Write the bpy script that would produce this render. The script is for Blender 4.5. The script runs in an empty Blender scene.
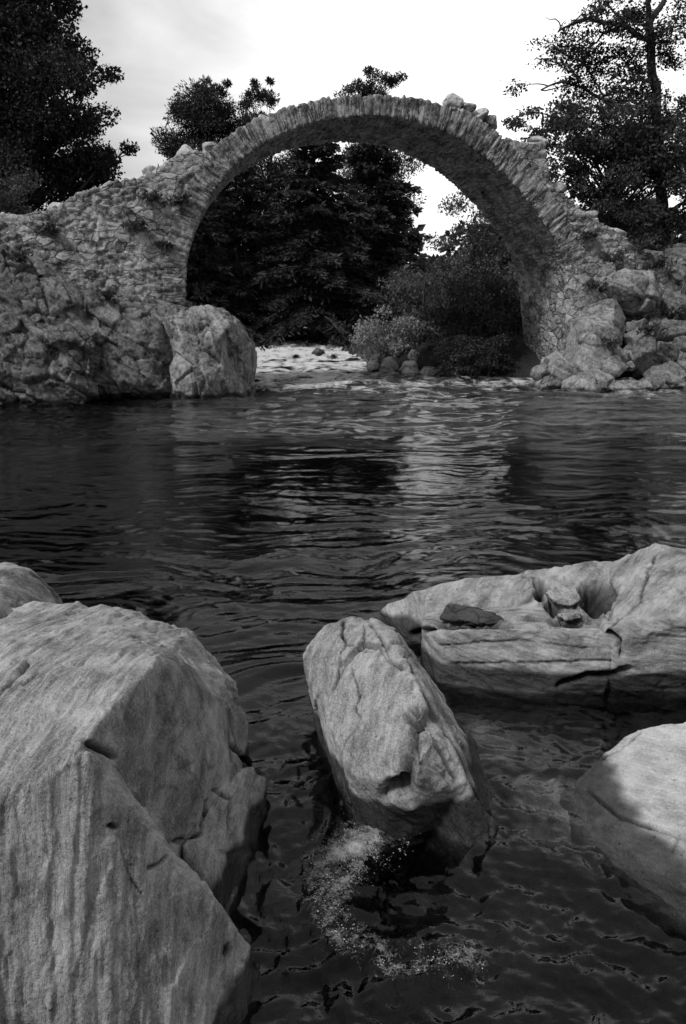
import bpy, bmesh, math, random
import numpy as np
from mathutils import Vector
random.seed(7); RNG = np.random.default_rng(7)
rad = math.radians
scene = bpy.context.scene
COL = scene.collection

# ------------------------------------------------------------------ camera
F = 773.0; HZ = 305.0; CAMH = 2.0
PITCH = math.atan((512 - HZ) / F)
cam = bpy.data.cameras.new('camera'); cam_o = bpy.data.objects.new('camera', cam); COL.objects.link(cam_o)
cam.sensor_fit = 'VERTICAL'; cam.sensor_height = 36.0; cam.lens = 36.0 * F / 1024
cam.clip_start = 0.05; cam.clip_end = 2000
cam_o.location = (0, 0, CAMH); cam_o.rotation_euler = (math.pi / 2 - PITCH, 0, 0)
scene.camera = cam_o
CP, SP = math.cos(PITCH), math.sin(PITCH)

def ray(px, py):
    x = (px - 343) / F; y = -(py - 512) / F
    return np.array([x, CP + y * SP, -SP + y * CP])
def PZ(px, py, z):
    d = ray(px, py); t = (z - CAMH) / d[2]
    return np.array([0, 0, CAMH]) + d * t
def PY(px, py, Y):
    d = ray(px, py); return np.array([0, 0, CAMH]) + d * (Y / d[1])
def project(V):
    x = V[:, 0]; dz = V[:, 2] - CAMH
    fw = V[:, 1] * CP - dz * SP; up = V[:, 1] * SP + dz * CP
    return 343 + F * x / fw, 512 - F * up / fw

# ------------------------------------------------------------------ noise
def _h(ix, iy, iz, seed):
    h = (ix.astype(np.int64) * 374761393 + iy.astype(np.int64) * 668265263 + iz.astype(np.int64) * 2147483647 + seed * 974634721) & 0xFFFFFFFF
    h = ((h ^ (h >> 13)) * 1274126177) & 0xFFFFFFFF
    h = ((h ^ (h >> 16)) * 2246822519) & 0xFFFFFFFF
    return (h ^ (h >> 15)) & 0xFFFFFFFF
def perlin(P, seed=0):
    P = np.asarray(P, dtype=np.float64)
    i = np.floor(P).astype(np.int64); f = P - i
    u = f * f * f * (f * (f * 6 - 15) + 10)
    out = np.zeros(len(P))
    for a in (0, 1):
        wx = u[:, 0] if a else 1 - u[:, 0]
        for b in (0, 1):
            wy = u[:, 1] if b else 1 - u[:, 1]
            for c in (0, 1):
                wz = u[:, 2] if c else 1 - u[:, 2]
                h = _h(i[:, 0] + a, i[:, 1] + b, i[:, 2] + c, seed)
                gx = ((h & 1023) / 511.5 - 1); gy = (((h >> 10) & 1023) / 511.5 - 1); gz = (((h >> 20) & 1023) / 511.5 - 1)
                out += wx * wy * wz * (gx * (f[:, 0] - a) + gy * (f[:, 1] - b) + gz * (f[:, 2] - c))
    return out * 1.3
def fbm(P, oct=4, seed=0, gain=.5, ridged=False):
    P = np.asarray(P, dtype=np.float64); s = np.zeros(len(P)); a = 1.0; t = 0
    for o in range(oct):
        n = perlin(P * 2 ** o + o * 17.3, seed + o)
        if ridged: n = 1 - 2 * np.abs(n)
        s += a * n; t += a; a *= gain
    return s / t
def voronoi(P, seed=0, jit=.9, p=2):
    i = np.floor(P).astype(np.int64)
    F1 = np.full(len(P), 1e9); F2 = np.full(len(P), 1e9); ID = np.zeros(len(P))
    for a in (-1, 0, 1):
        for b in (-1, 0, 1):
            for c in (-1, 0, 1):
                cx, cy, cz = i[:, 0] + a, i[:, 1] + b, i[:, 2] + c
                h = _h(cx, cy, cz, seed)
                qx = cx + .5 + jit * ((h & 1023) / 1023. - .5); qy = cy + .5 + jit * (((h >> 10) & 1023) / 1023. - .5); qz = cz + .5 + jit * (((h >> 20) & 1023) / 1023. - .5)
                d = np.sqrt((P[:, 0] - qx) ** 2 + (P[:, 1] - qy) ** 2 + (P[:, 2] - qz) ** 2) if p == 2 else (np.abs(P[:, 0] - qx) ** p + np.abs(P[:, 1] - qy) ** p + np.abs(P[:, 2] - qz) ** p) ** (1. / p)
                near = d < F1
                F2 = np.where(near, F1, np.minimum(F2, d)); F1 = np.where(near, d, F1)
                ID = np.where(near, (_h(cx, cy, cz, seed + 99) & 65535) / 65535., ID)
    return F1, F2, ID
def facets(P, seed=0, jit=.95):
    """fractured rock: every cell a plane tilted its own way; returns height and distance to the fracture"""
    i = np.floor(P).astype(np.int64); F1 = np.full(len(P), 1e9); F2 = F1.copy(); H = np.zeros(len(P)); ID = np.zeros(len(P))
    for a in (-1, 0, 1):
        for b in (-1, 0, 1):
            for c in (-1, 0, 1):
                cx, cy, cz = i[:, 0] + a, i[:, 1] + b, i[:, 2] + c; h = _h(cx, cy, cz, seed); g = _h(cx, cy, cz, seed + 501)
                q = np.stack([cx + .5 + jit * ((h & 1023) / 1023. - .5), cy + .5 + jit * (((h >> 10) & 1023) / 1023. - .5), cz + .5 + jit * (((h >> 20) & 1023) / 1023. - .5)], 1)
                D = P - q; d = np.sqrt((D ** 2).sum(1)); near = d < F1
                t = D[:, 0] * ((g & 1023) / 511.5 - 1) + D[:, 1] * (((g >> 10) & 1023) / 511.5 - 1) + D[:, 2] * (((g >> 20) & 1023) / 511.5 - 1)
                F2 = np.where(near, F1, np.minimum(F2, d)); F1 = np.where(near, d, F1); r = (g & 65535) / 65535.
                H = np.where(near, t + .5 * (r - .5), H); ID = np.where(near, r, ID)
    return H, F2 - F1, ID
def terrace(x, k, soft=.22):
    x = x * k; f = np.floor(x); return (f + sstep(0, soft, x - f)) / k
def sstep(a, b, x):
    t = np.clip((x - a) / (b - a), 0, 1); return t * t * (3 - 2 * t)

# ------------------------------------------------------------------ objects
def tag(o, label=None, cat=None, group=None, kind=None):
    if label: o['label'] = label
    if cat: o['category'] = cat
    if group: o['group'] = group
    if kind: o['kind'] = kind
    return o
def empty(name, loc):
    o = bpy.data.objects.new(name, None); COL.objects.link(o); o.location = loc; o.empty_display_size = .2
    return o
def mesh_obj(name, V, faces, mat, origin=(0, 0, 0), parent=None, smooth=True, attrs=None):
    """V world coords (n,3); faces (m,k) int array, or list of such arrays"""
    V = np.asarray(V, dtype=np.float64); origin = np.asarray(origin, dtype=np.float64)
    me = bpy.data.meshes.new(name)
    fl = [np.asarray(f, dtype=np.int32) for f in (faces if isinstance(faces, list) else [faces]) if len(f)]
    me.vertices.add(len(V)); me.vertices.foreach_set('co', (V - origin).astype(np.float32).ravel())
    nl = sum(f.size for f in fl); npoly = sum(len(f) for f in fl)
    me.loops.add(nl); me.polygons.add(npoly)
    me.loops.foreach_set('vertex_index', np.concatenate([f.ravel() for f in fl]))
    tot = np.concatenate([np.full(len(f), f.shape[1], dtype=np.int32) for f in fl])
    st = np.concatenate([[0], np.cumsum(tot)[:-1]]).astype(np.int32)
    me.polygons.foreach_set('loop_start', st)
    me.polygons.foreach_set('use_smooth', np.full(npoly, smooth, dtype=bool))
    me.update(calc_edges=True); me.validate()
    for k, a in (attrs or {}).items():
        a = np.asarray(a, dtype=np.float32)
        if a.ndim == 2: at = me.attributes.new(k, 'FLOAT_VECTOR', 'POINT'); at.data.foreach_set('vector', a.ravel())
        else: at = me.attributes.new(k, 'FLOAT', 'POINT'); at.data.foreach_set('value', a)
    me.materials.append(mat)
    o = bpy.data.objects.new(name, me); COL.objects.link(o)
    if parent is not None:
        o.parent = parent; o.location = origin - np.array(parent.location)
    else: o.location = origin
    return o
def hull_bm(bm, pts):
    tb = bmesh.new()
    vs = [tb.verts.new(p) for p in pts]
    r = bmesh.ops.convex_hull(tb, input=vs)
    bad = [g for g in r['geom_interior'] + r['geom_unused'] if isinstance(g, bmesh.types.BMVert)]
    if bad: bmesh.ops.delete(tb, geom=list(set(bad)), context='VERTS')
    tmp = bpy.data.meshes.new('t'); tb.to_mesh(tmp); tb.free(); bm.from_mesh(tmp); bpy.data.meshes.remove(tmp)
def prism_bm(bm, outline, front, back):
    """outline: list of (u,z); front/back: functions mapping (u,z)->world"""
    tb = bmesh.new()
    a = [tb.verts.new(front(u, z)) for u, z in outline]; b = [tb.verts.new(back(u, z)) for u, z in outline]
    tb.faces.new(a); tb.faces.new(b[::-1]); n = len(a)
    for i in range(n): tb.faces.new((a[i], b[i], b[(i + 1) % n], a[(i + 1) % n]))
    bmesh.ops.triangulate(tb, faces=tb.faces[:]); bmesh.ops.recalc_face_normals(tb, faces=tb.faces[:])
    tmp = bpy.data.meshes.new('t'); tb.to_mesh(tmp); tb.free(); bm.from_mesh(tmp); bpy.data.meshes.remove(tmp)
def remesh(bm, voxel, smooth=2, sharp=False):
    """voxel-unite everything in bm; returns V, quads, normals"""
    me = bpy.data.meshes.new('tmp'); bm.to_mesh(me); bm.free()
    o = bpy.data.objects.new('tmp', me); COL.objects.link(o)
    m = o.modifiers.new('r', 'REMESH'); m.mode = 'VOXEL'; m.voxel_size = voxel; m.adaptivity = 0
    if smooth:
        s = o.modifiers.new('s', 'SMOOTH'); s.iterations = smooth; s.factor = .5
    dg = bpy.context.evaluated_depsgraph_get(); ev = o.evaluated_get(dg); em = ev.to_mesh()
    V = np.empty(len(em.vertices) * 3); em.vertices.foreach_get('co', V); V = V.reshape(-1, 3)
    N = np.empty(len(em.vertices) * 3); em.vertices.foreach_get('normal', N); N = N.reshape(-1, 3)
    L = np.empty(len(em.loops), dtype=np.int32); em.loops.foreach_get('vertex_index', L)
    tot = np.empty(len(em.polygons), dtype=np.int32); em.polygons.foreach_get('loop_total', tot)
    if (tot == 4).all(): Q = L.reshape(-1, 4)
    else:
        st = np.concatenate([[0], np.cumsum(tot)[:-1]])
        Q = [np.stack([L[st[tot == k] + j] for j in range(k)], 1) for k in np.unique(tot)]
    ev.to_mesh_clear(); bpy.data.objects.remove(o); bpy.data.meshes.remove(me)
    return V, Q, N
def normals(V, Q):
    N = np.zeros_like(V)
    for q in (Q if isinstance(Q, list) else [Q]):
        n = np.cross(V[q[:, 2]] - V[q[:, 0]], V[q[:, -1]] - V[q[:, 1]])
        for k in range(q.shape[1]): np.add.at(N, q[:, k], n)
    return N / (np.linalg.norm(N, axis=1, keepdims=True) + 1e-12)
def polydist(px, py, line):
    d = np.full(len(px), 1e9)
    for (x0, y0), (x1, y1) in zip(line[:-1], line[1:]):
        dx, dy = x1 - x0, y1 - y0; t = np.clip(((px - x0) * dx + (py - y0) * dy) / (dx * dx + dy * dy + 1e-9), 0, 1)
        d = np.minimum(d, np.hypot(px - x0 - t * dx, py - y0 - t * dy))
    return d

# ------------------------------------------------------------------ materials
class NT:
    def __init__(s, name):
        s.m = bpy.data.materials.new(name); s.m.use_nodes = True; s.t = s.m.node_tree; s.t.nodes.clear()
        s.out = s.t.nodes.new('ShaderNodeOutputMaterial')
    def n(s, typ, **kw):
        nd = s.t.nodes.new('ShaderNode' + typ)
        for k, v in kw.items():
            if k in nd.inputs: s.set(nd.inputs[k], v)
            else: setattr(nd, k, v)
        return nd
    def set(s, sock, v):
        if hasattr(v, 'is_output') or isinstance(v, bpy.types.NodeSocket): s.t.links.new(v, sock)
        else:
            if sock.type == 'RGBA' and not hasattr(v, '__len__'): v = (v, v, v, 1)
            sock.default_value = v
    def math(s, op, a, b=0.0, c=0.0, clamp=False):
        nd = s.t.nodes.new('ShaderNodeMath'); nd.operation = op; nd.use_clamp = clamp
        for k, v in enumerate((a, b, c)): s.set(nd.inputs[k], v)
        return nd.outputs[0]
    def attr(s, name):
        nd = s.t.nodes.new('ShaderNodeAttribute'); nd.attribute_name = name; return nd.outputs['Fac']
    def noise(s, vec, scale, detail=4, rough=.55, lo=None, hi=None, dist=0.0, a=0.0, b=1.0, w=None):
        nd = s.t.nodes.new('ShaderNodeTexNoise')
        if w is not None:
            nd.noise_dimensions = '1D'; s.set(nd.inputs['W'], w)
        else: s.set(nd.inputs['Vector'], vec)
        nd.inputs['Scale'].default_value = scale; nd.inputs['Detail'].default_value = detail; nd.inputs['Roughness'].default_value = rough; nd.inputs['Distortion'].default_value = dist
        r = nd.outputs['Fac']
        return s.map(r, lo, hi, a, b) if lo is not None else r
    def map(s, v, lo, hi, a=0.0, b=1.0, smooth=False):
        nd = s.t.nodes.new('ShaderNodeMapRange'); nd.clamp = True
        if smooth: nd.interpolation_type = 'SMOOTHSTEP'
        for k, x in zip(('Value', 'From Min', 'From Max', 'To Min', 'To Max'), (v, lo, hi, a, b)): s.set(nd.inputs[k], x)
        return nd.outputs[0]
    def scale(s, vec, xyz):
        nd = s.t.nodes.new('ShaderNodeVectorMath'); nd.operation = 'MULTIPLY'; s.set(nd.inputs[0], vec); nd.inputs[1].default_value = xyz; return nd.outputs[0]
    def mix(s, f, a, b):
        return s.math('ADD', s.math('MULTIPLY', a, s.math('SUBTRACT', 1.0, f)), s.math('MULTIPLY', b, f))
    def bump(s, h, strength=.5, dist=.01, normal=None):
        nd = s.t.nodes.new('ShaderNodeBump'); s.set(nd.inputs['Height'], h); nd.inputs['Strength'].default_value = strength; nd.inputs['Distance'].default_value = dist
        if normal is not None: s.set(nd.inputs['Normal'], normal)
        return nd.outputs[0]
    def grey(s, v):
        nd = s.t.nodes.new('ShaderNodeCombineColor')
        for k in range(3): s.set(nd.inputs[k], v)
        return nd.outputs[0]
    def finish(s, val, rough=.8, normal=None, spec=.3):
        b = s.t.nodes.new('ShaderNodeBsdfPrincipled')
        s.set(b.inputs['Base Color'], s.grey(val)); s.set(b.inputs['Roughness'], rough); s.set(b.inputs['Specular IOR Level'], spec)
        if normal is not None: s.set(b.inputs['Normal'], normal)
        s.t.links.new(b.outputs[0], s.out.inputs['Surface']); return s.m
    def pos(s): return s.t.nodes.new('ShaderNodeNewGeometry').outputs['Position']

def mat_river_rock(name, lo, hi, line=.5, grain=1.0):
    """banded, water worn schist: attributes strata (m), bed (vector in bedding axes), wet and crack, both also carrying painted pit shade"""
    t = NT(name); p = t.pos(); s = t.attr('strata'); wet = t.attr('wet'); cr = t.attr('crack')
    vn = t.t.nodes.new('ShaderNodeAttribute'); vn.attribute_name = 'bed'; bed = vn.outputs['Vector']
    warp = t.noise(p, 3.0, 4, .55); sw = t.math('ADD', s, t.math('MULTIPLY', warp, .06))
    band = t.noise(None, 24, 6, .68, w=sw)
    fine = t.noise(t.scale(bed, (140, 9, 9)), 1.0, 5, .7)
    mott = t.noise(p, 4.0, 6, .62); speck = t.noise(p, 330, 2, .7); patch = t.noise(t.scale(bed, (34, 7, 7)), 1.0, 7, .7); grit = t.noise(p, 120, 4, .75)
    def c(n, k): return t.math('MULTIPLY', t.math('SUBTRACT', n, .5), k)
    v = t.math('ADD', c(band, 1.1 * line), c(fine, 1.3 * line))
    for n, k in ((mott, 1.6), (speck, 1.1 * grain), (patch, 1.3), (grit, 1.2 * grain)): v = t.math('ADD', v, c(n, k))
    col = t.map(t.math('ADD', v, .5), 0.12, .85, lo, hi)
    fl = t.noise(p, 36, 4, .65, .66, .72); col = t.math('MULTIPLY', col, t.math('SUBTRACT', 1.0, t.math('MULTIPLY', fl, .55)))
    pale = t.noise(p, 5.5, 9, .78, .56, .63); col = t.mix(t.math('MULTIPLY', pale, .45), col, hi * 1.25)
    stain = t.noise(t.scale(bed, (5, 2.0, 2.0)), 1.0, 8, .72, .53, .63); col = t.math('MULTIPLY', col, t.map(stain, 0, 1, 1.0, .62))
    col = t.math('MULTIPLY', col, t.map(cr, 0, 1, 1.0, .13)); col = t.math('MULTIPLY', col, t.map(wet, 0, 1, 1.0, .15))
    # thin flaking sheets
    x = t.math('MULTIPLY', t.noise(t.scale(bed, (16, 3.2, 3.2)), 1.0, 6, .6), 14.0); f = t.math('FLOOR', x); step = t.math('ADD', f, t.map(t.math('SUBTRACT', x, f), 0, .25, 0, 1, True))
    b1 = t.bump(step, .5, .0035)
    h = t.math('ADD', t.math('MULTIPLY', fine, 1.0 * line), t.math('MULTIPLY', grit, .8)); h = t.math('ADD', h, t.math('MULTIPLY', speck, .35)); h = t.math('ADD', h, t.math('MULTIPLY', t.noise(p, 38, 6, .7), 1.8)); h = t.math('SUBTRACT', h, t.math('MULTIPLY', fl, 1.2))
    return t.finish(col, t.map(wet, 0, 1, .82, .25), t.bump(h, .75, .006, b1), .3)

def mat_masonry(name, lo, hi, joint=.085, wobble=.8):
    """rubble stones laid in the 'stone' coordinates, joints filled with dirt and mortar in places"""
    t = NT(name); p = t.pos(); j = t.attr('joint')
    vn = t.t.nodes.new('ShaderNodeAttribute'); vn.attribute_name = 'stone'
    wob = t.t.nodes.new('ShaderNodeVectorMath'); wob.operation = 'MULTIPLY_ADD'
    nn = t.t.nodes.new('ShaderNodeTexNoise'); nn.inputs['Scale'].default_value = 5; nn.inputs['Detail'].default_value = 5; t.set(nn.inputs['Vector'], p)
    t.set(wob.inputs[0], nn.outputs['Color']); wob.inputs[1].default_value = (wobble,) * 3; t.set(wob.inputs[2], vn.outputs['Vector'])
    def vor(feat, sc):
        v = t.t.nodes.new('ShaderNodeTexVoronoi'); v.feature = feat; v.inputs['Scale'].default_value = sc; v.inputs['Randomness'].default_value = .9; t.set(v.inputs['Vector'], wob.outputs[0]); return v
    v1, e1 = vor('F1', 1), vor('DISTANCE_TO_EDGE', 1)
    sp = t.t.nodes.new('ShaderNodeSeparateColor'); t.set(sp.inputs[0], v1.outputs['Color']); tone = sp.outputs[0]
    gap = t.math('ADD', joint, t.math('MULTIPLY', t.math('SUBTRACT', t.noise(p, 7, 5, .7), .5), .16))
    jt = t.math('MULTIPLY', t.map(t.math('DIVIDE', e1.outputs['Distance'], t.math('MAXIMUM', gap, .01)), .1, 1.0, 1, 0, True), t.noise(p, 2.3, 5, .7, .40, .62))
    a = t.noise(p, 3.2, 6, .65); b = t.noise(p, 17, 6, .75); lich = t.noise(p, 5.0, 9, .80, .51, .58); moss = t.noise(p, 1.5, 8, .75, .50, .62)
    v = t.math('ADD', t.math('MULTIPLY', tone, .62), t.math('MULTIPLY', a, .3)); v = t.math('ADD', v, t.math('MULTIPLY', t.math('SUBTRACT', b, .5), 1.7))
    col = t.map(v, .10, .82, lo, hi)
    col = t.mix(t.math('MULTIPLY', lich, .6), col, hi * 1.3)
    col = t.math('MULTIPLY', col, t.map(moss, 0, 1, 1.0, .45)); col = t.math('MULTIPLY', col, t.map(j, 0, 1, 1.0, .55)); col = t.math('MULTIPLY', col, t.map(jt, 0, 1, 1.0, .36))
    h = t.math('ADD', b, t.math('MULTIPLY', t.noise(p, 50, 4, .7), .5)); h = t.math('SUBTRACT', h, t.math('MULTIPLY', jt, 1.6)); h = t.math('ADD', h, t.math('MULTIPLY', tone, .8))
    return t.finish(col, .9, t.bump(h, .9, .04), .2)

def mat_outcrop(name, lo, hi, veins=.5):
    t = NT(name); p = t.pos(); s = t.attr('strata'); tone = t.attr('tone'); cr = t.attr('crack'); wet = t.attr('wet')
    band = t.noise(None, 9, 8, .75, w=t.math('ADD', s, t.math('MULTIPLY', t.noise(p, 1.6, 5, .6), .5)))
    b = t.noise(p, 11, 7, .78); vein = t.noise(t.scale(p, (1.6, 1.0, .8)), 6.0, 9, .78, .575, .605, dist=1.6)
    v = t.math('ADD', t.math('MULTIPLY', band, .6), t.math('MULTIPLY', tone, .45)); v = t.math('ADD', v, t.math('MULTIPLY', t.math('SUBTRACT', b, .5), 1.35))
    col = t.map(v, .25, .80, lo, hi); col = t.mix(t.math('MULTIPLY', vein, veins), col, hi * 1.5)
    col = t.math('MULTIPLY', col, t.map(cr, 0, 1, 1.0, .4)); col = t.math('MULTIPLY', col, t.map(wet, 0, 1, 1.0, .3))
    h = t.math('ADD', t.math('MULTIPLY', band, .8), b)
    return t.finish(col, t.map(wet, 0, 1, .85, .35), t.bump(h, .9, .022), .25)

def mat_leaf(name, lo, hi, scale=1.2, trans=.25):
    t = NT(name); p = t.pos(); r = t.attr('tone')
    v = t.math('ADD', t.math('MULTIPLY', r, .6), t.math('MULTIPLY', t.noise(p, scale, 3, .6), .5))
    col = t.grey(t.map(v, .15, .95, lo, hi))
    d = t.t.nodes.new('ShaderNodeBsdfPrincipled'); t.set(d.inputs['Base Color'], col); d.inputs['Roughness'].default_value = .6; d.inputs['Specular IOR Level'].default_value = .25
    tr = t.t.nodes.new('ShaderNodeBsdfTranslucent'); t.set(tr.inputs['Color'], col)
    mx = t.t.nodes.new('ShaderNodeMixShader'); mx.inputs[0].default_value = trans
    t.t.links.new(d.outputs[0], mx.inputs[1]); t.t.links.new(tr.outputs[0], mx.inputs[2]); t.t.links.new(mx.outputs[0], t.out.inputs['Surface'])
    return t.m
def mat_bark(name, v0):
    t = NT(name); p = t.pos(); n = t.noise(t.scale(p, (6, 6, 1.5)), 3, 6, .7)
    return t.finish(t.map(n, .3, .7, v0 * .6, v0 * 1.5), .9, t.bump(n, .8, .03), .15)
def mat_ground(name):
    t = NT(name); p = t.pos(); a = t.noise(p, .5, 6, .6); b = t.noise(p, 6, 6, .7)
    v = t.math('ADD', t.math('MULTIPLY', a, .6), t.math('MULTIPLY', b, .5))
    return t.finish(t.map(v, .35, .75, .02, .07), .95, t.bump(b, .9, .1), .1)
def mat_water(name):
    t = NT(name); p = t.pos(); foam = t.attr('foam')
    # ripples finer than the mesh
    n1 = t.noise(t.scale(p, (1.0, 2.0, 1)), 11.0, 3, .55, dist=.8); n2 = t.noise(t.scale(p, (1.0, 1.6, 1)), 42.0, 2, .6, dist=.4)
    nb = t.bump(n2, 1.0, .0003, t.bump(n1, 1.0, .0016))
    fr = t.n('Fresnel', IOR=1.33, Normal=nb).outputs[0]
    gl = t.n('BsdfGlossy', Roughness=.04, Normal=nb, Color=(1, 1, 1, 1)); trp = t.n('BsdfTransparent', Color=(.93, .93, .93, 1))
    mx = t.n('MixShader', Fac=fr); t.t.links.new(trp.outputs[0], mx.inputs[1]); t.t.links.new(gl.outputs[0], mx.inputs[2])
    fn = t.noise(t.scale(p, (2.0, 3.2, 2)), 1.3, 9, .72, dist=.5)
    sx = t.t.nodes.new('ShaderNodeSeparateXYZ'); t.set(sx.inputs[0], p); fn = t.mix(t.map(sx.outputs[1], 9, 18, 0, .8), fn, t.noise(t.scale(p, (1.5, .55, 1)), 1.1, 8, .72, dist=.8))
    fm = t.map(t.math('SUBTRACT', t.math('ADD', foam, fn), 1.0), -.05, .14, 0, .85)
    lace = t.t.nodes.new('ShaderNodeTexVoronoi'); lace.feature = 'DISTANCE_TO_EDGE'; lace.inputs['Scale'].default_value = 60; lw = t.t.nodes.new('ShaderNodeTexNoise'); lw.inputs['Scale'].default_value = 14; lw.inputs['Detail'].default_value = 4; t.set(lw.inputs['Vector'], p); la = t.t.nodes.new('ShaderNodeVectorMath'); la.operation = 'MULTIPLY_ADD'; t.set(la.inputs[0], lw.outputs['Color']); la.inputs[1].default_value = (.09, .09, .09); t.set(la.inputs[2], p); t.set(lace.inputs['Vector'], la.outputs[0])
    ln = t.math('ADD', t.noise(p, 26, 7, .75, dist=.6), t.map(lace.outputs['Distance'], 0, .15, .13, 0)); lm = t.map(t.math('SUBTRACT', t.math('ADD', t.attr('froth'), ln), 1.0), -.08, .36, 0, .75)
    fm = t.math('MAXIMUM', t.math('MAXIMUM', fm, lm), t.math('MULTIPLY', t.attr('aerated'), t.map(fn, .35, .68, .02, .26)))
    df = t.n('BsdfDiffuse', Color=(.72, .72, .72, 1), Normal=t.bump(fn, 1, .05))
    m2 = t.n('MixShader', Fac=fm); t.t.links.new(mx.outputs[0], m2.inputs[1]); t.t.links.new(df.outputs[0], m2.inputs[2])
    t.t.links.new(m2.outputs[0], t.out.inputs['Surface'])
    va = t.n('VolumeAbsorption', Color=(.0, .0, .0, 1), Density=7.0); t.t.links.new(va.outputs[0], t.out.inputs['Volume'])
    return t.m
def mat_plain(name, v, rough=.6, var=.2, scale=20):
    t = NT(name); p = t.pos(); n = t.noise(p, scale, 4, .6)
    return t.finish(t.map(n, .3, .7, v * (1 - var), v * (1 + var)), rough, None, .3)

M_ROCK = mat_river_rock('banded_river_rock', .13, .50, .7)
M_ROCK_PALE = mat_river_rock('pale_river_rock', .30, .60, .35)
M_ROCK_MID = mat_river_rock('mid_river_rock', .13, .50, .22, 1.3)
M_ROCK_BAND = mat_river_rock('layered_river_rock', .13, .46, .75, .8)
M_ROCK_DARK = mat_river_rock('dark_river_rock', .02, .09, .5)
M_WALL = mat_masonry('rubble_masonry', .15, .68)
M_PIER = mat_masonry('coursed_pier_stone', .16, .64, .10, .4)
M_RING = mat_masonry('voussoir_stone', .13, .56, .10)
M_OUT = mat_outcrop('crumpled_bedrock', .02, .27, .7)
M_OUT_L = mat_outcrop('lichened_boulder', .06, .44, .45)
M_OUT_P = mat_outcrop('pale_stone', .30, .60, .2)
M_BED = mat_outcrop('river_bed_stone', .05, .22, .2)
M_LEAF = mat_leaf('broad_leaf', .018, .065); M_LEAF_L = mat_leaf('light_leaf', .14, .38); M_LEAF_M = mat_leaf('shrub_leaf', .05, .17)
M_LEAF_R = mat_leaf('rowan_leaf', .03, .11); M_LEAF_P = mat_leaf('pale_leaf', .05, .15); M_NEEDLE = mat_leaf('needle', .02, .07, trans=.1); M_GRASS = mat_leaf('grass_blade', .06, .16, 2.0)
M_BARK = mat_bark('bark', .06); M_GROUND = mat_ground('bank_soil'); M_WATER = mat_water('peaty_water'); M_FOAM = mat_plain('foam_bubble', .5, .3, .25)

# ------------------------------------------------------------------ bridge frame
YAW = rad(12); BU = np.array([math.cos(YAW), math.sin(YAW), 0]); BV = np.array([-math.sin(YAW), math.cos(YAW), 0]); BO = np.array([0, 19.3, 0])
def B(px, py, v=0.0):
    d = ray(px, py); o = np.array([0, 0, CAMH]); t = np.dot(BO + BV * v - o, BV) / np.dot(d, BV); q = o + d * t - BO
    return (float(np.dot(q, BU)), float(q[2]))
def W(u, v, z): return BO + BU * u + BV * v + np.array([0, 0, z])
DEPTH = 3.0

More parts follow.
